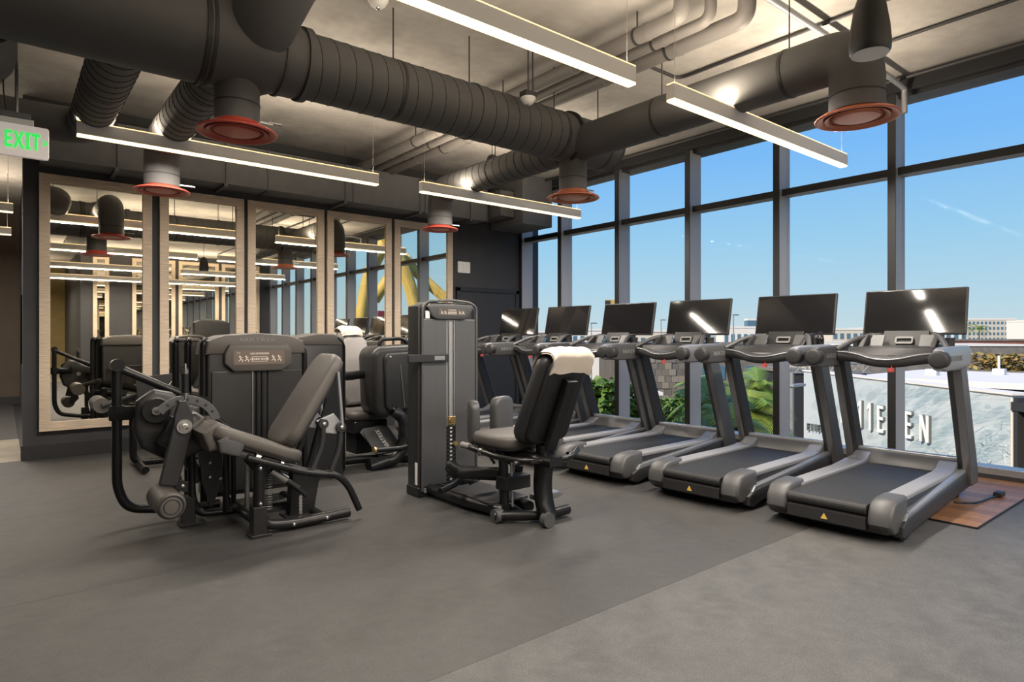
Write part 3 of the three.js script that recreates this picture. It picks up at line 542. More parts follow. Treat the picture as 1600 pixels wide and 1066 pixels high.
  obj('cable_arm', plate([[.9, .56], [1.0, .52], [1.12, .3], [1.06, .28]], .03, [0, 0, -4.84], undefined, .005), M.blackPaint, t);
  obj('ankle_roller', [lathe([[0, -.19], [.055, -.19], [.078, -.182], [.083, -.165], [.083, .165], [.078, .182], [.055, .19], [0, .19]], [.8, .27, -4.47], [Math.PI / 2, 0, 0], 36)], M.vinyl, t);
  obj('roller_end_seam', [lathe([[.06, 0], [.066, .003], [.072, 0]], [.8, .27, -4.279], [Math.PI / 2, 0, 0], 36), lathe([[.04, 0], [.044, .003], [.048, 0]], [.8, .27, -4.279], [Math.PI / 2, 0, 0], 36)], M.charcoal, t);
  each('roller_bracket', [plate([[.8, .26], [.84, .4], [.92, .38], [.93, .33], [.86, .25]], .02, [0, 0, -4.66], undefined, .004), plate([[.85, .4], [.93, .36], [.93, .3], [.86, .33]], .03, [0, 0, -4.5], undefined, .006)], M.blackPaint, t); obj('bracket_bolt', bolt([.9, .345, -4.484], .014), M.steel, t);
  // outer tubular frame beside the cam
  obj('outer_frame', tube([[.6, 1.1, -5.0], [.6, .28, -5.0], [.66, .13, -5.0], [1.0, .07, -5.0], [1.25, .07, -5.0]], .031, .16, 16), M.frameTube, t);
  obj('entry_rail', tube([[.6, 1.1, -5.0], [1.08, .85, -5.0], [1.17, .84, -5.05]], .029, .1, 16), M.frameTube, t);
  obj('rail_cap', [cylZ(.043, .07, [.6, 1.115, -4.985], 24)], M.frameTube, t);
  obj('frame_yoke', [bar([[.56, .79, -5.0], [.82, .79, -4.9]], .06, .09), cyl(.045, .045, .1, [.6, .79, -5.0])], M.frameTube, t);
  obj('inner_frame', tube([[1.14, .7, -4.82], [1.05, .7, -4.82], [1.02, .62, -4.82], [1.02, .2, -4.8], [1.06, .065, -4.8], [1.3, .05, -4.8], [1.72, .055, -4.8]], .026, .12, 14), M.frameTube, t);
  obj('inner_frame', tube([[1.0, .72, -4.9], [1.2, .72, -4.9], [1.28, .64, -4.9], [1.3, .5, -4.8]], .026, .1, 14), M.frameTube, t);
  obj('rear_leg', [span(.95, 1.04, 0, .2, -4.86, -4.77, .006), span(.94, 1.1, 0, .02, -4.88, -4.75, .004)], M.blackPaint, t);
  obj('bracket_plate', plate([[1.06, .52], [1.2, .56], [1.22, .28], [1.14, .1], [1.08, .3]], .014, [0, 0, -4.78], undefined, .003), M.blackPaint, t);
  for (const [x, y] of [[1.13, .42], [1.13, .32], [1.2, .5], [1.2, .3]]) obj('bolt', bolt([x, y, -4.77], .015), M.steel, t);
  each('stack_upright', [bar([[1.24, .06, -4.78], [1.24, .56, -4.78]], .03, .04), bar([[1.3, .1, -4.82], [1.3, .6, -4.82]], .03, .03)], M.frameTube, t);
  obj('seat_post', [between([1.36, .06, -4.7], [1.36, .4, -4.7], .016, 10)], M.steel, t);
  obj('seat_motor', plate([[1.28, .52], [1.4, .52], [1.4, .34], [1.34, .42]], .1, [0, 0, -4.6], undefined, .01), M.charcoal, t);
}
{ // hip machine: tall tower, seat facing it, towel on the backrest
  const t = thing('hip_adductor_machine', 'hip machine with a tall grey weight tower, knee pads and seat', 'gym machine', [0, 0, 0]);
  const zf = -4.42, zb = -4.62;
  obj('tower_shell', plate([[2.63, .02], [3.19, .02], [3.19, 1.55], [3.1, 1.585], [2.72, 1.585], [2.63, 1.55]], .17, [0, 0, zf - .105], undefined, .012), M.shroud, t);
  for (const [a, b] of [[2.655, 2.77], [2.775, 2.875], [2.975, 3.065], [3.07, 3.17]]) obj('front_panel', plate([[a, .09], [b, .09], [b, 1.45], [a, 1.45]], .03, [0, 0, zf - .012], undefined, .006), M.post, t);
  obj('edge_tube', [tube([[2.645, .05, zf + .004], [2.645, 1.56, zf + .004], [2.7, 1.6, zf + .004], [2.92, 1.615, zf + .004], [3.12, 1.6, zf + .004], [3.185, 1.56, zf + .004], [3.185, .05, zf + .004]], .011, .05, 10)], M.post, t);
  obj('head_bezel', plate([[2.72, 1.57], [3.12, 1.57], [3.13, 1.55], [3.08, 1.48], [3.04, 1.462], [2.78, 1.462], [2.74, 1.48], [2.7, 1.55]], .05, [0, 0, zf], undefined, .012), M.hood, t);
  cardMesh(.28, .062, placard(.28, .062, ['HIP ADDUCTOR', 'LEARN MORE', 'START'], '#56514e'), [2.92, 1.515, zf + .028], t);
  obj('white_label', span(2.672, 2.712, 1.46, 1.52, zf + .003, zf + .008), M.white, t);
  obj('lettering', place(place(text('MATRIX', .055, .003, 1.3), undefined, [0, 0, Math.PI / 2]), [2.6275, 1.3, zf - .09], [0, -Math.PI / 2, 0]), M.letterDim, t);
  obj('stack_slot', span(2.878, 2.972, .09, 1.45, zf - .02, zf - .004), M.alu, t);
  each('guide_rod', [between([2.9, .6, zf + .002], [2.9, 1.44, zf + .002], .006, 8), between([2.95, .6, zf + .002], [2.95, 1.44, zf + .002], .006, 8)], M.chrome, t);
  for (let k = 0; k < 14; k++) obj('weight_plate', span(2.882, 2.968, .1 + k * .033, .128 + k * .033, zf - .01, zf + .006, .002), M.blackPaint, t);
  obj('weight_numbers', Array.from({ length: 14 }, (_, k) => span(2.91, 2.932, .107 + k * .033, .121 + k * .033, zf + .006, zf + .0075)), M.letter, t);
  obj('stack_head', [span(2.89, 2.96, .57, .64, zf - .004, zf + .02, .005), cylZ(.014, .03, [2.905, .61, zf + .02])], M.brass, t);
  obj('selector_pin', [cylZ(.02, .022, [2.955, .41, zf + .022], 16), cylZ(.008, .03, [2.955, .41, zf + .01])], M.brass, t);
  obj('bottle_bracket', [span(2.5, 2.88, 1.1, 1.165, zf + .012, zf + .035, .006)], M.charcoal, t); obj('bracket_window', span(2.74, 2.84, 1.115, 1.15, zf + .035, zf + .039, .002), M.silver, t);
  obj('side_reflector', span(2.612, 2.618, .1, .28, zf - .06, zf - .03), M.white, t); obj('base_label', span(2.66, 2.74, .035, .075, zf, zf + .006), M.alu, t);
  obj('tower_foot', span(2.61, 3.2, 0, .08, zb, zf, .01), M.blackPaint, t);
  // base rails and deck
  obj('base_rail', tube([[2.72, .06, zf], [2.72, .06, -3.9], [2.78, .06, -3.52]], .042, .1, 14), M.frameTube, t);
  obj('base_rail', tube([[3.08, .06, zf], [3.08, .06, -3.8], [3.0, .06, -3.5]], .042, .1, 14), M.frameTube, t);
  obj('foot_deck', span(2.72, 3.08, .09, .11, -4.2, -3.6, .006), M.charcoal, t);
  obj('cross_foot', [tube([[2.68, .05, -3.5], [2.95, .05, -3.3], [3.2, .05, -3.3]], .036, .08, 14)], M.frameTube, t);
  each('foot_cap', [cylZ(.05, .05, [2.9, .052, -3.19], 20), cyl(.048, .048, .06, [2.7, .05, -3.49], [0, 0, Math.PI / 2], 20)], M.hood, t);
  obj('seat_post', [bar([[2.93, .05, -3.22], [2.93, .24, -3.28], [2.93, .56, -3.24]], .085, .1, .12)], M.blackPaint, t);
  obj('front_post', [bar([[2.82, .06, -3.56], [2.82, .47, -3.58]], .05, .05)], M.blackPaint, t);
  obj('post_edge', between([2.86, .08, -3.52], [2.86, .47, -3.54], .008, 8), M.silver, t);
  obj('seat_carriage', [bar([[2.9, .46, -3.7], [2.9, .46, -3.1]], .12, .06), span(2.78, 3.02, .2, .3, -3.62, -3.5, .01)], M.blackPaint, t);
  obj('swing_arm', bar([[2.62, .34, -3.98], [2.62, .3, -3.9], [2.84, .3, -3.62]], .06, .08), M.blackPaint, t);
  obj('swing_arm', bar([[3.2, .34, -3.98], [3.2, .3, -3.9], [3.0, .3, -3.62]], .06, .08), M.blackPaint, t);
  each('foot_peg', [tube([[2.5, .17, -3.92], [2.72, .19, -4.0], [2.8, .3, -4.02]], .024, .06, 12), tube([[2.75, .2, -3.9], [3.05, .26, -3.95]], .02, .04, 12)], M.frameTube, t);
  each('peg_ring', [cylX(.028, .03, [2.8, .215, -3.91], 16), cylX(.028, .03, [2.9, .23, -3.93], 16)], M.chrome, t);
  // knee pads
  obj('knee_pad', place(plate(roundRect(.3, .19, .05), .075, undefined, undefined, .022), [2.9, .63, -4.06], [0, 1.1, Math.PI / 2]), M.hood, t);
  obj('knee_pad', place(plate(roundRect(.3, .22, .05), .08, undefined, undefined, .022), [3.16, .65, -4.03], [0, .35, Math.PI / 2]), M.hood, t);
  each('pad_stem', [tube([[2.92, .52, -4.06], [2.95, .42, -4.04], [3.0, .38, -4.0], [3.03, .3, -3.95]], .013, .05, 10), tube([[3.14, .56, -4.03], [3.14, .4, -4.0], [3.18, .34, -3.97]], .018, .05, 10)], M.frameTube, t);
  // seat and backrest
  pad(.42, .42, .09, [2.93, .56, -3.62], [0, Math.PI / 2, 0], M.vinyl, 'seat', t, M.charcoal);
  obj('seat_rail', tube([[2.66, .5, -3.83], [2.66, .47, -3.4], [2.8, .46, -3.2], [3.06, .47, -3.12], [3.2, .5, -3.2]], .02, .14, 12), M.frameTube, t);
  obj('rail_end', [cylZ(.023, .1, [2.66, .503, -3.82], 14)], M.vinylLight, t); obj('rail_ring', [cylZ(.027, .03, [2.66, .485, -3.62], 14)], M.chrome, t);
  obj('backrest', place(plate(roundRect(.36, .62, .07).map(([x, y]) => [x * (1 - .12 * (y / .62 + .5)), y]), .11, undefined, undefined, .035), [2.93, .885, -3.2], [.42, 0, 0]), M.charcoal, t);
  obj('back_shell', place(plate(roundRect(.33, .58, .05).map(([x, y]) => [x * (1 - .12 * (y / .62 + .5)), y]), .06, undefined, undefined, .02), [2.93, .87, -3.125], [.42, 0, 0]), M.black, t);
  obj('back_spine', [place(span(-.045, .045, -.34, .2, -.03, .03, .008), [2.93, .84, -3.07], [.42, 0, 0])], M.blackPaint, t);
  obj('back_edge', [place(between([0, -.27, 0], [0, .28, 0], .004, 6), [3.085, .87, -3.1], [.42, 0, 0])], M.silver, t);
  obj('adjuster', [cylX(.016, .36, [2.93, .46, -3.2], 12), cylX(.024, .05, [3.13, .47, -3.2], 14), cylX(.024, .05, [2.74, .45, -3.3], 14)], M.frameTube, t); each('adjuster_bolt', [cylX(.015, .02, [3.165, .47, -3.2], 12), cylX(.014, .02, [2.71, .45, -3.3], 12)], M.steel, t);
  obj('pedal_lever', [plate([[3.0, .12], [3.22, .12], [3.26, .1], [3.2, .085], [3.0, .1]], .08, [0, .03, -3.45], undefined, .008)], M.steel, t);
}
function towelAt(name, label, pos, turn, w, lean, frontL, backL, thick) {
  // cloth lying over a backrest top: runs up the front, over, and down the back
  const g = thing(name, label, 'towel', pos, turn), N = 26, K = 18, prof = [];
  const T = thick / 2 + .012;
  for (let k = 0; k <= K; k++) { const s = k / K; let y, z; if (s < .35) { y = -frontL * (1 - s / .35); z = -T; } else if (s < .65) { const a = Math.PI * (s - .35) / .3; y = T * .7 * Math.sin(a); z = -T * Math.cos(a); } else { y = -backL * (s - .65) / .35; z = T; } prof.push([y, z]); }
  const sheet = (off) => { const p = [], idx = []; for (let k = 0; k <= K; k++) for (let i = 0; i <= N; i++) { const u = (i / N - .5) * w, [y0, z0] = prof[k], n = PN.noise(u * 14, k * .35, 3.1), droop = Math.max(0, Math.abs(u) / w - .4) * -.25; const hang = Math.abs(k / K - .5) * 2; p.push(u * (1 + .05 * n), y0 * (1 + .22 * PN.noise(u * 8, k < K / 2 ? 1 : 7, 9)) + off * (hang < .35 ? 1 : .1) + .008 * n + droop * (hang < .4 ? 1 : .7), z0 + Math.sign(z0) * off * (hang >= .2 ? 1 : .3) + .012 * n * hang + lean * y0); }
    for (let k = 0; k < K; k++) for (let i = 0; i < N; i++) { const a = k * (N + 1) + i; idx.push(a, a + N + 1, a + 1, a + 1, a + N + 1, a + N + 2); } const q = new THREE.BufferGeometry(); q.setAttribute('position', new THREE.Float32BufferAttribute(p, 3)); q.setIndex(idx); q.computeVertexNormals(); return q; };
  obj('cloth', [sheet(.012), sheet(0)], M.towel, g);
  return g;
}
towelAt('towel', 'cream towel draped over the black hip machine backrest', [2.93, 1.165, -3.055], 0, .37, .42, .05, .1, .16);
{ // leg press behind: tower panel, seat, foot plate and curved frame
  const t = thing('leg_press_machine', 'leg press machine with pale grey backrest, foot plate and rounded black housing', 'gym machine', [0, 0, 0]);
  obj('tower_shroud', plate([[2.05, .03], [2.5, .03], [2.5, 1.25], [2.42, 1.3], [2.2, 1.31], [2.05, 1.26]], .34, [0, 0, -5.78], undefined, .012), M.shroud, t);
  obj('tower_edge', tube([[2.505, .05, -5.6], [2.505, 1.24, -5.6], [2.44, 1.3, -5.6]], .009, .05, 8), M.frameTube, t);
  obj('tower_cap', plate([[2.03, 1.24], [2.07, 1.29], [2.25, 1.325], [2.4, 1.32], [2.49, 1.28], [2.49, 1.24]], .36, [0, 0, -5.78], undefined, .014), M.vinyl, t);
  obj('connecting_bar', tube([[2.4, .93, -5.65], [2.7, .915, -5.9], [3.1, .925, -6.15]], .045, .1, 14), M.frameTube, t);
  obj('backrest', place(plate([[-.13, -.34], [.13, -.34], [.19, -.26], [.13, .32], [.09, .36], [-.09, .36], [-.13, .32], [-.19, -.26]], .1, undefined, undefined, .03), [3.0, .93, -6.42], [-.22, .15, 0]), M.vinylLight, t);
  obj('back_shell', place(plate([[-.14, -.36], [.14, -.36], [.2, -.28], [.14, .33], [-.14, .33], [-.2, -.28]], .06, undefined, undefined, .02), [2.99, .92, -6.49], [-.22, .15, 0]), M.shroud, t);
  obj('headrest', place(plate(roundRect(.22, .12, .04), .1, undefined, undefined, .03), [2.97, 1.28, -6.53], [-.22, .15, 0]), M.vinylLight, t);
  obj('seat', place(plate(roundRect(.42, .36, .07), .09, undefined, undefined, .03), [3.02, .5, -6.25], [-Math.PI / 2 + .12, 0, 0]), M.vinyl, t);
  obj('seat_carriage', [span(2.82, 3.2, .3, .43, -6.5, -6.05, .02), span(2.9, 3.1, .06, .32, -6.45, -6.2, .01)], M.blackPaint, t);
  obj('foot_plate', place(plate(roundRect(.3, .36, .03), .02, undefined, undefined, .004), [3.02, .25, -5.85], [-.9, 0, .1]), M.hood, t);
  obj('foot_plate_lettering', [place(text('MATRIX', .05, .002, 1), [3.02, .262, -5.835], [-.9, 0, .1 + Math.PI / 2])], M.letter, t);
  each('plate_strut', [between([2.86, .33, -5.98], [2.95, .1, -5.72], .016, 10), between([3.17, .33, -5.98], [3.22, .12, -5.72], .016, 10)], M.alu, t);
  obj('base_tube', tube([[2.55, .06, -5.95], [3.0, .06, -5.9], [3.3, .06, -5.5]], .04, .2, 14), M.frameTube, t);
  obj('peg_tube', tube([[2.82, .2, -5.6], [3.1, .18, -5.62], [3.24, .2, -5.65]], .026, .05, 12), M.frameTube, t);
  obj('peg_cap', cylX(.034, .02, [2.815, .2, -5.6], 16), M.brass, t);
  obj('curved_frame', bar([[3.1, .55, -5.75], [3.22, .45, -5.72], [3.2, .2, -5.7], [3.08, .05, -5.68], [2.78, .04, -5.66]], .12, .11, .16), M.blackPaint, t);
  obj('rear_frame', bar([[3.3, .6, -5.8], [3.32, .3, -5.8], [3.2, .06, -5.75]], .1, .1, .16), M.shroud, t);
  obj('housing', place(plate(roundRect(.52, .62, .07), .36, undefined, undefined, .05), [3.2, .86, -5.95], [0, 0, .04]), M.shroud, t);
  obj('housing_cover', place(plate(roundRect(.4, .56, .05), .04, undefined, undefined, .014), [3.22, .85, -5.755], [0, 0, .04]), M.shroud, t);
  obj('housing_trim', between([3.17, 1.02, -5.73], [3.22, .58, -5.73], .005, 6), M.silver, t);
  obj('housing_handle', tube([[3.02, 1.15, -5.9], [3.02, 1.28, -5.9], [3.3, 1.29, -5.9], [3.4, 1.15, -5.9]], .02, .06, 12), M.frameTube, t);
  for (const [x, y] of [[3.06, 1.1], [3.1, .57]]) obj('bolt', bolt([x, y, -5.735], .014), M.steel, t);
}
towelAt('towel', 'white rolled towel on the pale leg press headrest', [2.965, 1.365, -6.535], .15, .26, -.2, .03, .04, .12);
{ // leg curl machine between the leg extension and the mirrors
  const t = thing('prone_leg_curl_machine', 'low black leg curl machine with chrome grips before the second mirror', 'gym machine', [0, 0, 0]);
  obj('shield_plate', plate([[1.02, .9], [1.36, .93], [1.42, .93], [1.46, .72], [1.3, .68], [1.05, .66]], .014, [0, 0, -7.2], undefined, .003), M.shroud, t);
  obj('main_beam', bar([[.95, .72, -7.25], [1.9, .5, -7.15]], .07, .08), M.frameTube, t);
  obj('lower_beam', bar([[.9, .6, -7.1], [1.7, .42, -7.1]], .05, .06), M.frameTube, t);
  obj('base_tube', tube([[1.0, .65, -7.2], [1.0, .06, -7.2], [1.2, .05, -7.2], [2.2, .05, -7.2]], .035, .1, 12), M.frameTube, t);
  obj('cross_foot', between([1.05, .045, -7.5], [1.05, .045, -6.8], .032, 12), M.frameTube, t);
  obj('cross_foot', between([2.1, .045, -7.5], [2.1, .045, -6.8], .032, 12), M.frameTube, t);
  obj('rear_post', bar([[1.85, .05, -7.2], [1.85, .62, -7.2]], .08, .08), M.frameTube, t);
  obj('seat', place(plate(roundRect(.5, .26, .07), .08, undefined, undefined, .03), [1.62, .68, -7.05], [-Math.PI / 2, -.2, 0]), M.vinyl, t);
  obj('elbow_pad', place(plate(roundRect(.2, .12, .04), .06, undefined, undefined, .02), [1.52, .76, -6.9], [-1.3, .25, .3]), M.vinyl, t);
  obj('headrest', place(plate(roundRect(.14, .24, .05), .07, undefined, undefined, .025), [1.66, 1.1, -7.0], [0, -.5, -.25]), M.vinyl, t);
  obj('hand_grip', [between([1.5, .8, -6.9], [1.6, .99, -6.92], .027, 14)], M.blackPaint, t); obj('hand_grip', [between([1.62, .76, -6.88], [1.68, .98, -6.9], .029, 14)], M.vinyl, t);
  each('grip_ring', [between([1.585, .965, -6.915], [1.605, .995, -6.92], .031, 14), between([1.675, .96, -6.9], [1.683, .99, -6.9], .034, 14), between([1.615, .75, -6.88], [1.623, .775, -6.88], .033, 14)], M.chrome, t);
  each('chrome_knob', [between([1.26, .76, -6.95], [1.32, .85, -6.95], .034, 14), between([1.14, .62, -6.95], [1.2, .72, -6.95], .02, 12)], M.chrome, t);
  obj('knob_collar', [between([1.18, .68, -6.95], [1.28, .78, -6.95], .022, 12)], M.blackPaint, t);
  obj('support_tube', [tube([[1.3, .72, -6.98], [1.76, .69, -6.98], [1.8, .5, -7.1]], .022, .06, 10)], M.hood, t);
  obj('pull_pin', [between([1.74, .66, -6.9], [1.68, .54, -6.9], .014, 10), between([1.74, .66, -6.9], [1.76, .7, -6.9], .025, 12)], M.steel, t);
  obj('roller', cylZ(.07, .4, [.72, .66, -7.2], 24), M.vinyl, t); obj('roller_arm', bar([[.72, .66, -7.0], [1.0, .74, -7.0]], .03, .05), M.blackPaint, t);
  obj('weight_tower', plate([[2.25, .03], [2.8, .03], [2.8, 1.2], [2.7, 1.26], [2.35, 1.26], [2.25, 1.2]], .3, [0, 0, -7.4], undefined, .014), M.shroud, t);
}

// ---------------------------------------------------------------- outside
const FW = V(Math.sin(YAW), 0, -Math.cos(YAW)), RT = V(Math.cos(YAW), 0, Math.sin(YAW)), GROUND = -8;
const at = (px, py, d) => V(0, EYE, 0).addScaledVector(FW, d).addScaledVector(RT, (px - 800) / 980 * d).add(V(0, (526 - py) / 980 * d, 0));
Object.assign(M, {
  ground: std([.34, .31, .26], .95, 0, { map: rep(concreteTex, 14) }), asphalt: std([.11, .11, .11], .95), bwhite: std([.72, .70, .66], .8), bcream: std([.6, .55, .46], .8), bgrey: std([.3, .29, .27], .85, 0, { map: rep(concreteTex, 4) }), bdark: std([.03, .03, .032], .6),
  brick: std([.36, .13, .08], .85, 0, { map: rep(concreteTex, 6) }), yellow: std([.9, .7, .2], .6, 0, { map: rep(concreteTex, 5) }), bglass: std([.1, .2, .28], .2, .2), bark: std([.16, .12, .085], .9, 0, { map: rep(concreteTex, .6) }),
  leaf: std([.085, .17, .03], .6, 0, { side: THREE.DoubleSide, vertexColors: true }), palm: std([.15, .25, .05], .55, 0, { side: THREE.DoubleSide, vertexColors: true }), dryhedge: std([.26, .19, .06], .9, 0, { side: THREE.DoubleSide, vertexColors: true }), steelPole: std([.3, .3, .3], .5, .4), stone: std([.16, .145, .125], .9, 0, { map: rep(concreteTex, 3) }) });
struct('ground', box(900, .2, 900, [330, GROUND - .1, -120]), M.ground, 'pale ground of the city far below');
const thin = await new FontLoader().loadAsync('fonts/droid/droid_sans_regular.typeface.json');
function thingMesh(name, geoms, mat, label, cat, group) { return tag(obj(name, geoms, mat), label, cat, group); }
// leaf scatter: small folded leaves with a slightly different green each
function leaves(n, pick, size, flatY = .5) {
  const p = [], c = [];
  for (let k = 0; k < n; k++) {
    const o = pick(), a = rr(0, 6.283), t = rr(-.9, .9), d = V(Math.cos(a), t, Math.sin(a)).normalize(), s = d.clone().cross(V(rr(-1, 1), 1, rr(-1, 1))).normalize(), L = size * rr(.6, 1.3), w = L * .34;
    const A = o, B = o.clone().addScaledVector(d, L * .5).addScaledVector(s, w), Cc = o.clone().addScaledVector(d, L).add(V(0, -L * .15, 0)), D = o.clone().addScaledVector(d, L * .5).addScaledVector(s, -w), g = rr(.65, 1.35), y = rr(.85, 1.2);
    for (const q of [A, B, Cc, A, Cc, D]) { p.push(q.x, q.y, q.z); c.push(g * y, g, g * .9); }
  }
  const g = new THREE.BufferGeometry(); g.setAttribute('position', new THREE.Float32BufferAttribute(p, 3)); g.computeVertexNormals(); g.setAttribute('color', new THREE.Float32BufferAttribute(c, 3)); return g;
}
function inBlob(cs) { return () => { const [x, y, z, r, q] = cs[Math.floor(rnd() * cs.length)]; const v = V(rr(-1, 1), rr(-1, 1), rr(-1, 1)).normalize().multiplyScalar(Math.cbrt(rr(.25, 1))); return V(x + v.x * r, y + v.y * (q ?? r), z + v.z * r); }; }
function tree(px, py, d, w, label, n = 1500, size = .34) {
  const c = at(px, py, d), t = thing('tree', label, 'tree', [c.x, GROUND, c.z], 0, 'trees outside'), h = c.y - GROUND, cs = [];
  obj('trunk', [tube([[0, 0, 0], [.1, h * .4, .05], [0, h * .8, 0]], .16, .4, 8), between([.05, h * .5, 0], [w * .4, h * .8, w * .2], .07, 6), between([.05, h * .55, 0], [-w * .4, h * .85, -w * .2], .07, 6)], M.bark, t);
  for (let k = 0; k < 9; k++) cs.push([rr(-.6, .6) * w, h - rr(.2, 1.6) * w, rr(-.6, .6) * w, w * rr(.35, .55)]);
  const f = obj('foliage', leaves(n, inBlob(cs), size), M.leaf, t); f.userData.kind = 'stuff';
}
tree(832, 585, 19.5, .9, 'green tree outside behind the last treadmills', 1500, .22); tree(905, 580, 16.5, 1.2, 'wide green tree outside behind the fifth treadmill', 2400, .22);
tree(957, 598, 13, .65, 'low green tree outside between the middle treadmills', 1500, .22); tree(1062, 622, 19.5, .9, 'round green tree outside beside the palms', 1500, .2); tree(870, 600, 14, .45, 'small green tree outside close to the far windows', 1300, .2);
function palm(px, py, d, R, label, n = 17) {
  const c = at(px, py, d), t = thing('palm_tree', label, 'palm', [c.x, GROUND, c.z], 0, 'palms outside'), h = c.y - GROUND;
  obj('trunk', tube([[0, 0, 0], [.08, h * .5, 0], [0, h, 0]], .11, .8, 10), M.bark, t);
  for (let k = 0; k < n; k++) {
    const a = k / n * 6.283 * 2.0 + rr(-.2, .2), up = .25 + .75 * (k / n) + rr(-.08, .08), p = [], col = [], ax = [];
    for (let i = 0; i <= 10; i++) { const s = i / 10, r = R * s * (1 - .12 * up); ax.push(V(Math.cos(a) * r * (1.05 - .45 * up), h + R * (up * s * 1.15 - .95 * s * s * (1.15 - .5 * up)), Math.sin(a) * r * (1.05 - .45 * up))); }
    const g = rr(.8, 1.25), y = rr(.85, 1.35);
    for (let i = 1; i <= 10; i++) for (const sd of [-1, 1]) for (const hh of [0, .33, .66]) {
      const o = ax[i - 1].clone().lerp(ax[i], hh), dir = ax[i].clone().sub(ax[i - 1]).normalize(), side = dir.clone().cross(V(0, 1, 0)).normalize().multiplyScalar(sd), L = R * .42 * Math.sin(Math.PI * (.12 + .8 * (i - 1 + hh) / 10)), tip = o.clone().addScaledVector(side, L * .8).addScaledVector(dir, L * .5).add(V(0, -L * .28, 0)), b = o.clone().addScaledVector(dir, R * .02);
      for (const q of [o, b, tip]) { p.push(q.x, q.y, q.z); col.push(g * y, g, g * .8); }
    }
    const fg = new THREE.BufferGeometry(); fg.setAttribute('position', new THREE.Float32BufferAttribute(p, 3)); fg.computeVertexNormals(); fg.setAttribute('color', new THREE.Float32BufferAttribute(col, 3));
    obj('frond', fg, M.palm, t);
  }
}
palm(1112, 640, 13.5, 1.3, 'broad green palm outside below the third window bay', 30); palm(1172, 648, 16.5, 1.5, 'green palm outside beside the wide mullion', 32); palm(1186, 610, 19.5, 1.2, 'bright young palm outside standing above the others', 22); palm(1145, 672, 11, .9, 'low green palm outside close to the glass', 28); tree(1150, 640, 21, 1.5, 'dense dark green shrub tree outside behind the palms', 2600, .28);
palm(1505, 512, 150, 3.2, 'distant palm near the hotel', 12); palm(1530, 514, 160, 3.2, 'distant palm before the pale hotel wing', 12);
{ // club building with the printed wall
  const A = at(1256, 580, 25), B = at(1582, 618, 14.7), u = B.clone().sub(A).setY(0), L = u.length(), top = -.07;
  const t = thing('poster_wall', 'white and blue printed wall with raised club lettering outside', 'wall', [A.x, GROUND, A.z], Math.atan2(-u.z, u.x)), H = top - GROUND;
  // canvas print: pale left side, blue streaks to the right
  const cv = document.createElement('canvas'); cv.width = 1024; cv.height = 700; const c = cv.getContext('2d'); c.fillStyle = '#b9c3c8'; c.fillRect(0, 0, 1024, 700);
  const blobs = ['#a9bac2', '#93a9b4', '#7f98a5', '#6c8796', '#b4c2c8', '#c9d2d5', '#5d7887'];
  for (let k = 0; k < 900; k++) { const x = rr(0, 1) ** .7 * 1024, y = rr(0, 700), e = Math.min(1, x / 700); c.globalAlpha = .05 + .16 * e; c.fillStyle = blobs[Math.floor(rnd() * 7)]; c.beginPath(); c.ellipse(x, y, rr(10, 70), rr(4, 26), -0.75, 0, 7); c.fill(); }
  for (let k = 0; k < 220; k++) { const x = rr(480, 1024), y = rr(0, 420); c.globalAlpha = rr(.1, .4); c.strokeStyle = rnd() < .6 ? '#dfe6ea' : '#566e7e'; c.lineWidth = rr(1, 4); c.beginPath(); c.moveTo(x, y); c.lineTo(x + rr(40, 190), y - rr(10, 90)); c.stroke(); }
  for (let k = 0; k < 420; k++) { const q = rr(0, 1), x = 620 + q * 380 + rr(-60, 60), y = 640 - q * 470 + rr(-70, 60); c.globalAlpha = rr(.2, .7); c.strokeStyle = ['#e4eaee', '#4c6474', '#2c4252', '#b9c6ce'][Math.floor(rnd() * 4)]; c.lineWidth = rr(1, 5); c.beginPath(); c.moveTo(x, y); c.lineTo(x + rr(-40, 40), y + rr(-40, 40)); c.stroke(); }
  c.globalAlpha = 1; const tex = new THREE.CanvasTexture(cv); tex.colorSpace = THREE.SRGBColorSpace;
  obj('wall_body', span(0, L, 0, H, -.5, 0), M.bwhite, t);
  { const g = new THREE.PlaneGeometry(L - .1, 4.4); g.translate(L / 2, H - 2.25, .012); obj('printed_banner', g, new THREE.MeshStandardMaterial({ map: tex, roughness: .7 }), t, true); }
  obj('coping', span(-.05, L + .05, H, H + .05, -.5, .05), M.bwhite, t);
  // letters: find where a picture column meets the wall
  const nrm = V(0, 0, 1).applyAxisAngle(V(0, 1, 0), t.rotation.y), hit = (px, py) => { const o = V(0, EYE, 0), d = at(px, py, 1).sub(o), k = A.clone().sub(o).dot(nrm) / d.dot(nrm), q = o.addScaledVector(d, k).sub(t.position); const lx = q.clone().setY(0).dot(u.clone().normalize()); return [lx, q.y]; };
  const mw = std([.85, .86, .86], .5), md = std([.12, .14, .15], .6);
  const put = (ch, px, py, hpx, m) => { const [x, y] = hit(px, py), [, y2] = hit(px, py + hpx), s = Math.abs(y2 - y); obj('letter', [place(text(ch, s, .1, .6, thin), [x, y, .02])], m, t); };
  for (const [ch, px, py] of [['E', 1322, 640], ['1', 1347, 647], ['1', 1362, 651], ['E', 1380, 655], ['V', 1402, 660], ['E', 1424, 664], ['N', 1449, 670]]) { put(ch, px + .8, py, 43, md); const l = t.children[t.children.length - 1]; l.position.z -= .04; put(ch, px, py, 42, mw); }
  [...'E11EVEN'].forEach((ch, k) => put(ch, 1266 + k * 5.4, 667 + k * .8, 11, md));
  put('T', 1287, 605, 13, md);
  const k2 = thing('black_kiosk', 'black glazed booth beside the printed wall', 'building', [A.x, GROUND, A.z], t.rotation.y);
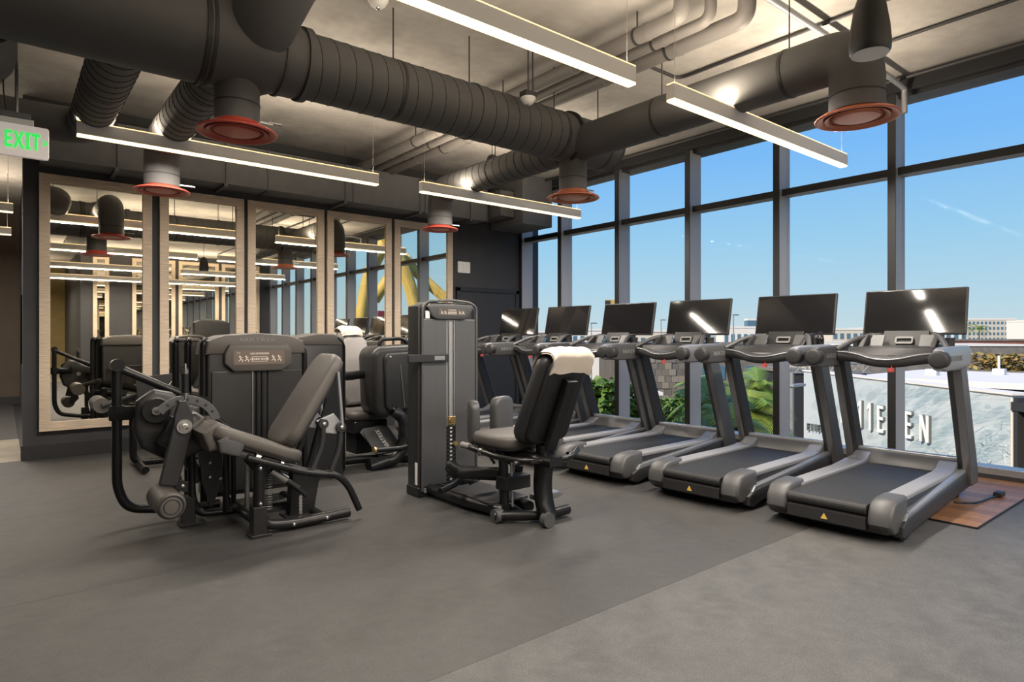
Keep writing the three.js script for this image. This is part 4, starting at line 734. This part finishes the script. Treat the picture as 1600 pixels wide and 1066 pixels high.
  obj('frame', [span(L + .05, L + .17, 0, H - .05, -.6, .02), span(L + 1.5, L + 1.62, 0, H - .05, -.6, .02), span(L, L + 2, H - .35, H - .15, -.6, .04), span(L + .1, L + 1.5, H - 1.9, H - 1.8, -.3, 0), span(L + .1, L + 1.6, 0, .3, -.6, 0)], M.bdark, k2); obj('glazing', span(L + .15, L + 1.55, .3, H - .35, -.35, -.3), M.screen, k2); obj('back_wall', span(L + .1, L + 2.4, 0, H - .2, -2, -.7), M.bdark, k2);
}
{ // white flat roofs
  const r = thing('white_roof_building', 'low building with a broad white flat roof behind the printed wall', 'building', [0, GROUND, 0]);
  const a = at(1372, 600, 30), b = at(1760, 600, 24);
  obj('roof_slab', span(a.x - .5, b.x + 8, -.85 - GROUND, -.6 - GROUND, a.z - 1, b.z + 12), M.bwhite, r);
  obj('wall', span(a.x + .8, b.x + 7, 0, -.85 - GROUND, a.z, b.z + 11), M.bdark, r);
  for (let k = 0; k < 4; k++) obj('roof_vent', [span(a.x + 3 + k * 3, a.x + 3.5 + k * 3, -.6 - GROUND, -.3 - GROUND, a.z + 1 + k * 2, a.z + 1.5 + k * 2, .03)], M.bwhite, r);
  const q = thing('roof_hedge', 'brownish clipped hedge with a white post behind the white roof', 'hedge', [0, 0, 0]); const p0 = at(1526, 560, 44), p1 = at(1700, 560, 40);
  const f = obj('foliage', leaves(3200, () => { const s = rnd(), v = p0.clone().lerp(p1, s); return V(v.x + rr(-1, 1), rr(-3, .05), v.z + rr(-1, 1)); }, .35), M.dryhedge, q); f.userData.kind = 'stuff';
  obj('planter', span(Math.min(p0.x, p1.x) - 1, Math.max(p0.x, p1.x) + 1, GROUND, -1.0, Math.min(p0.z, p1.z) - .6, Math.max(p0.z, p1.z) + .6), M.bgrey, q); const w = at(1561, 560, 38); obj('white_post', [span(w.x - .06, w.x + .06, GROUND, .15, w.z - .06, w.z + .06)], M.bwhite, q);
}
function block(px0, px1, pyTop, d, mat, label, opt = {}) { // building whose front is square to the streets
  const a = at(px0, pyTop, d), b = at(px1, pyTop, d), cx = (a.x + b.x) / 2, cz = (a.z + b.z) / 2, w = a.distanceTo(b), h = a.y - GROUND, dep = opt.depth ?? w * .5;
  const t = thing(opt.name ?? 'distant_building', label, opt.cat ?? 'building', [cx, GROUND, cz], -YAW, opt.group ?? 'distant buildings');
  obj('wall', span(-w / 2, w / 2, 0, h, -dep, 0), mat, t); obj('roof_edge', span(-w / 2 - .1, w / 2 + .1, h, h + Math.max(.15, d * .003), -dep, .1), opt.roof ?? M.bwhite, t);
  const n = opt.floors ?? 0, vis = opt.vis ?? h;
  for (let k = 0; k < n; k++) for (let i = 0; i < (opt.bays ?? 8); i++) { const bw = w / (opt.bays ?? 8), fh = vis / n; obj('window', span(-w / 2 + bw * (i + .22), -w / 2 + bw * (i + .78), h - fh * (k + .8), h - fh * (k + .3), -.05, .06), M.bglass, t); }
  return t;
}
block(1512, 1588, 500, 260, M.bcream, 'long cream hotel block on the horizon', { floors: 4, bays: 12, vis: 9 }); block(1600, 1670, 503, 230, M.bwhite, 'white hotel wing at the horizon beyond the cream block', { floors: 4, bays: 9, vis: 9 });
block(1168, 1196, 501, 240, M.bglass, 'blue glass office block on the horizon', { floors: 3, bays: 4, vis: 9 }); block(1130, 1200, 513, 190, M.bwhite, 'flat white warehouse in front of the glass office', { floors: 1, bays: 7, vis: 6 });
block(893, 960, 517, 110, M.bwhite, 'white flat warehouse beyond the trees', { floors: 1, bays: 6, vis: 3 }); block(962, 1060, 519, 130, M.bcream, 'cream low warehouse beside the billboard', { floors: 1, bays: 8, vis: 4 }); block(820, 893, 520, 140, M.bgrey, 'grey low warehouse at the far window', { floors: 1, bays: 6, vis: 3 });
block(1300, 1352, 516, 170, M.bcream, 'small cream building with dark windows seen between screens', { floors: 2, bays: 5, vis: 6 }); block(1200, 1300, 518, 210, M.bgrey, 'grey low block behind the second screen', { floors: 1, bays: 8, vis: 5 }); block(1440, 1512, 514, 230, M.bwhite, 'pale sheds left of the hotel', { floors: 1, bays: 6, vis: 5 });
block(1352, 1440, 515, 240, M.bgrey, 'grey shed behind the nearest screen', { floors: 1, bays: 6, vis: 5 });
block(1470, 1700, 533, 95, M.brick, 'long red brick wall beyond the white roof', { name: 'brick_wall', cat: 'wall', depth: 3, roof: M.bgrey }); block(1200, 1470, 536, 100, M.bcream, 'pale sound wall along the road', { name: 'road_wall', cat: 'wall', depth: 2 }); block(985, 1200, 538, 90, M.bcream, 'pale parapet of the raised road', { name: 'road_wall', cat: 'wall', depth: 4, roof: M.bgrey });
block(1350, 1620, 541, 70, M.bgrey, 'grey car park deck before the brick wall', { name: 'parking_deck', depth: 10, cat: 'building' });
{ // stone wall with courses, truss with booth
  const t = block(968, 1092, 556, 34, M.stone, 'rough grey stone building front beyond the trees', { name: 'stone_building', depth: 8, roof: M.bgrey });
  const w = at(968, 556, 34).distanceTo(at(1092, 556, 34)), h = at(968, 556, 34).y - GROUND;
  const stones = [[.16, .145, .125], [.2, .18, .15], [.13, .12, .105], [.24, .21, .17]].map((c) => std(c, .9));
  for (let r = 0; r < 10; r++) for (let k = 0; k < 11; k++) { const x0 = -w / 2 + w * (k + (r % 2) * .4) / 11.4; obj('stone', box(w / 11.4 - .015, .34, .2, [x0 + w / 23, h - .2 - r * .35, .02 + rr(0, .06)]), stones[Math.floor(rnd() * 4)], t); }
  const a = at(1228, 575, 27), b = at(1345, 575, 27), g = thing('lighting_truss', 'silver lattice truss carried over the dark yard', 'truss', [0, 0, 0]), n = 9;
  const p = (s, dy, dz) => [a.x + (b.x - a.x) * s, a.y + dy, a.z + (b.z - a.z) * s + dz];
  for (const [dy, dz] of [[.2, 0], [-.2, 0], [.2, .4], [-.2, .4]]) obj('chord', between(p(0, dy, dz), p(1, dy, dz), .035, 6), M.steelPole, g);
  for (let k = 0; k < n; k++) for (const dz of [0, .4]) obj('brace', between(p(k / n, k % 2 ? .2 : -.2, dz), p((k + 1) / n, k % 2 ? -.2 : .2, dz), .022, 6), M.steelPole, g);
  for (const s of [.02, .98]) obj('leg', between([p(s, 0, .2)[0], GROUND, p(s, 0, .2)[2]], p(s, -.2, .2), .1, 8), M.steelPole, g);
  block(1225, 1262, 582, 29, M.bdark, 'black open shed under the truss', { name: 'yard_shed', depth: 3, roof: M.bgrey }); block(1092, 1228, 560, 40, M.bgrey, 'grey loading building behind the palms', { name: 'loading_building', depth: 6, floors: 3, bays: 6, vis: 5 });
  block(985, 1032, 618, 30, M.bwhite, 'low white canopy beside the stone building', { name: 'canopy', depth: 3 });
}
{ const a = at(955, 498, 80), g = thing('billboard', 'yellow and black billboard on a tall post', 'billboard', [a.x, GROUND, a.z], -YAW); obj('post', cyl(.25, .25, a.y - GROUND, [0, (a.y - GROUND) / 2, -.2]), M.steelPole, g); obj('panel', span(-.8, .8, a.y - GROUND - .1, a.y - GROUND + 2.4, -.1, .1), M.yellow, g); obj('dark_panel', span(-.8, -.15, a.y - GROUND, a.y - GROUND + 2.3, .1, .16), M.bdark, g); }
for (const [px, py, d, l] of [[1146, 492, 60, 'tall street lamp post before the glass office'], [924, 505, 70, 'street lamp post near the warehouses'], [1033, 500, 75, 'street lamp post between the middle screens'], [1237, 603, 22, 'thin post in the yard beside the printed wall']]) { const a = at(px, py, d), g = thing('lamp_post', l, 'post', [a.x, GROUND, a.z]); obj('pole', cyl(.09, .05, a.y - GROUND, [0, (a.y - GROUND) / 2, 0]), M.steelPole, g); obj('lamp_head', box(.9, .1, .25, [.35, a.y - GROUND, 0], undefined, .03), M.steelPole, g); }
{ // yellow arch, seen only by reflection in the mirrors
  const real = (px, py, d) => { const q = at(px, py, d); q.z = 2 * ZM - q.z; return q.toArray(); };
  const g = thing('yellow_arch', 'huge yellow steel arch outside, seen in the mirrors', 'sculpture', [0, 0, 0]);
  const leg = (pts, w) => obj('leg', sweep(fillet(pts, 1), [[w / 2, w / 2], [-w / 2, w / 2], [-w / 2, -w / 2], [w / 2, -w / 2]]), M.yellow, g);
  leg([real(604, 372, 33), real(575, 430, 33), real(563, 500, 33), real(558, 790, 33)], .55); leg([real(604, 372, 33), real(632, 420, 33), real(652, 490, 33), real(668, 790, 33)], .6);
  leg([real(585, 470, 36), real(612, 425, 36), real(640, 400, 36)], .5); leg([real(625, 400, 34), real(665, 440, 34), real(705, 475, 34), real(770, 560, 34)], .55); leg([real(610, 520, 34), real(690, 505, 34)], .5);
  const c = thing('striped_awning', 'red and pale yellow kiosk below the arch', 'kiosk', real(600, 540, 40)); obj('canopy', span(-2, 2, -.2, .3, -1, 1, .1), M.yellow, c); obj('body', span(-1.8, 1.8, GROUND - c.position.y, -.2, -.8, .8), M.bcream, c); obj('sign', span(-.5, .5, .5, 2.2, -.1, .1), M.redPlastic, c); obj('sign_post', span(-.06, .06, .3, .5, -.06, .06), M.steelPole, c);
}
renderer.render(scene, camera);
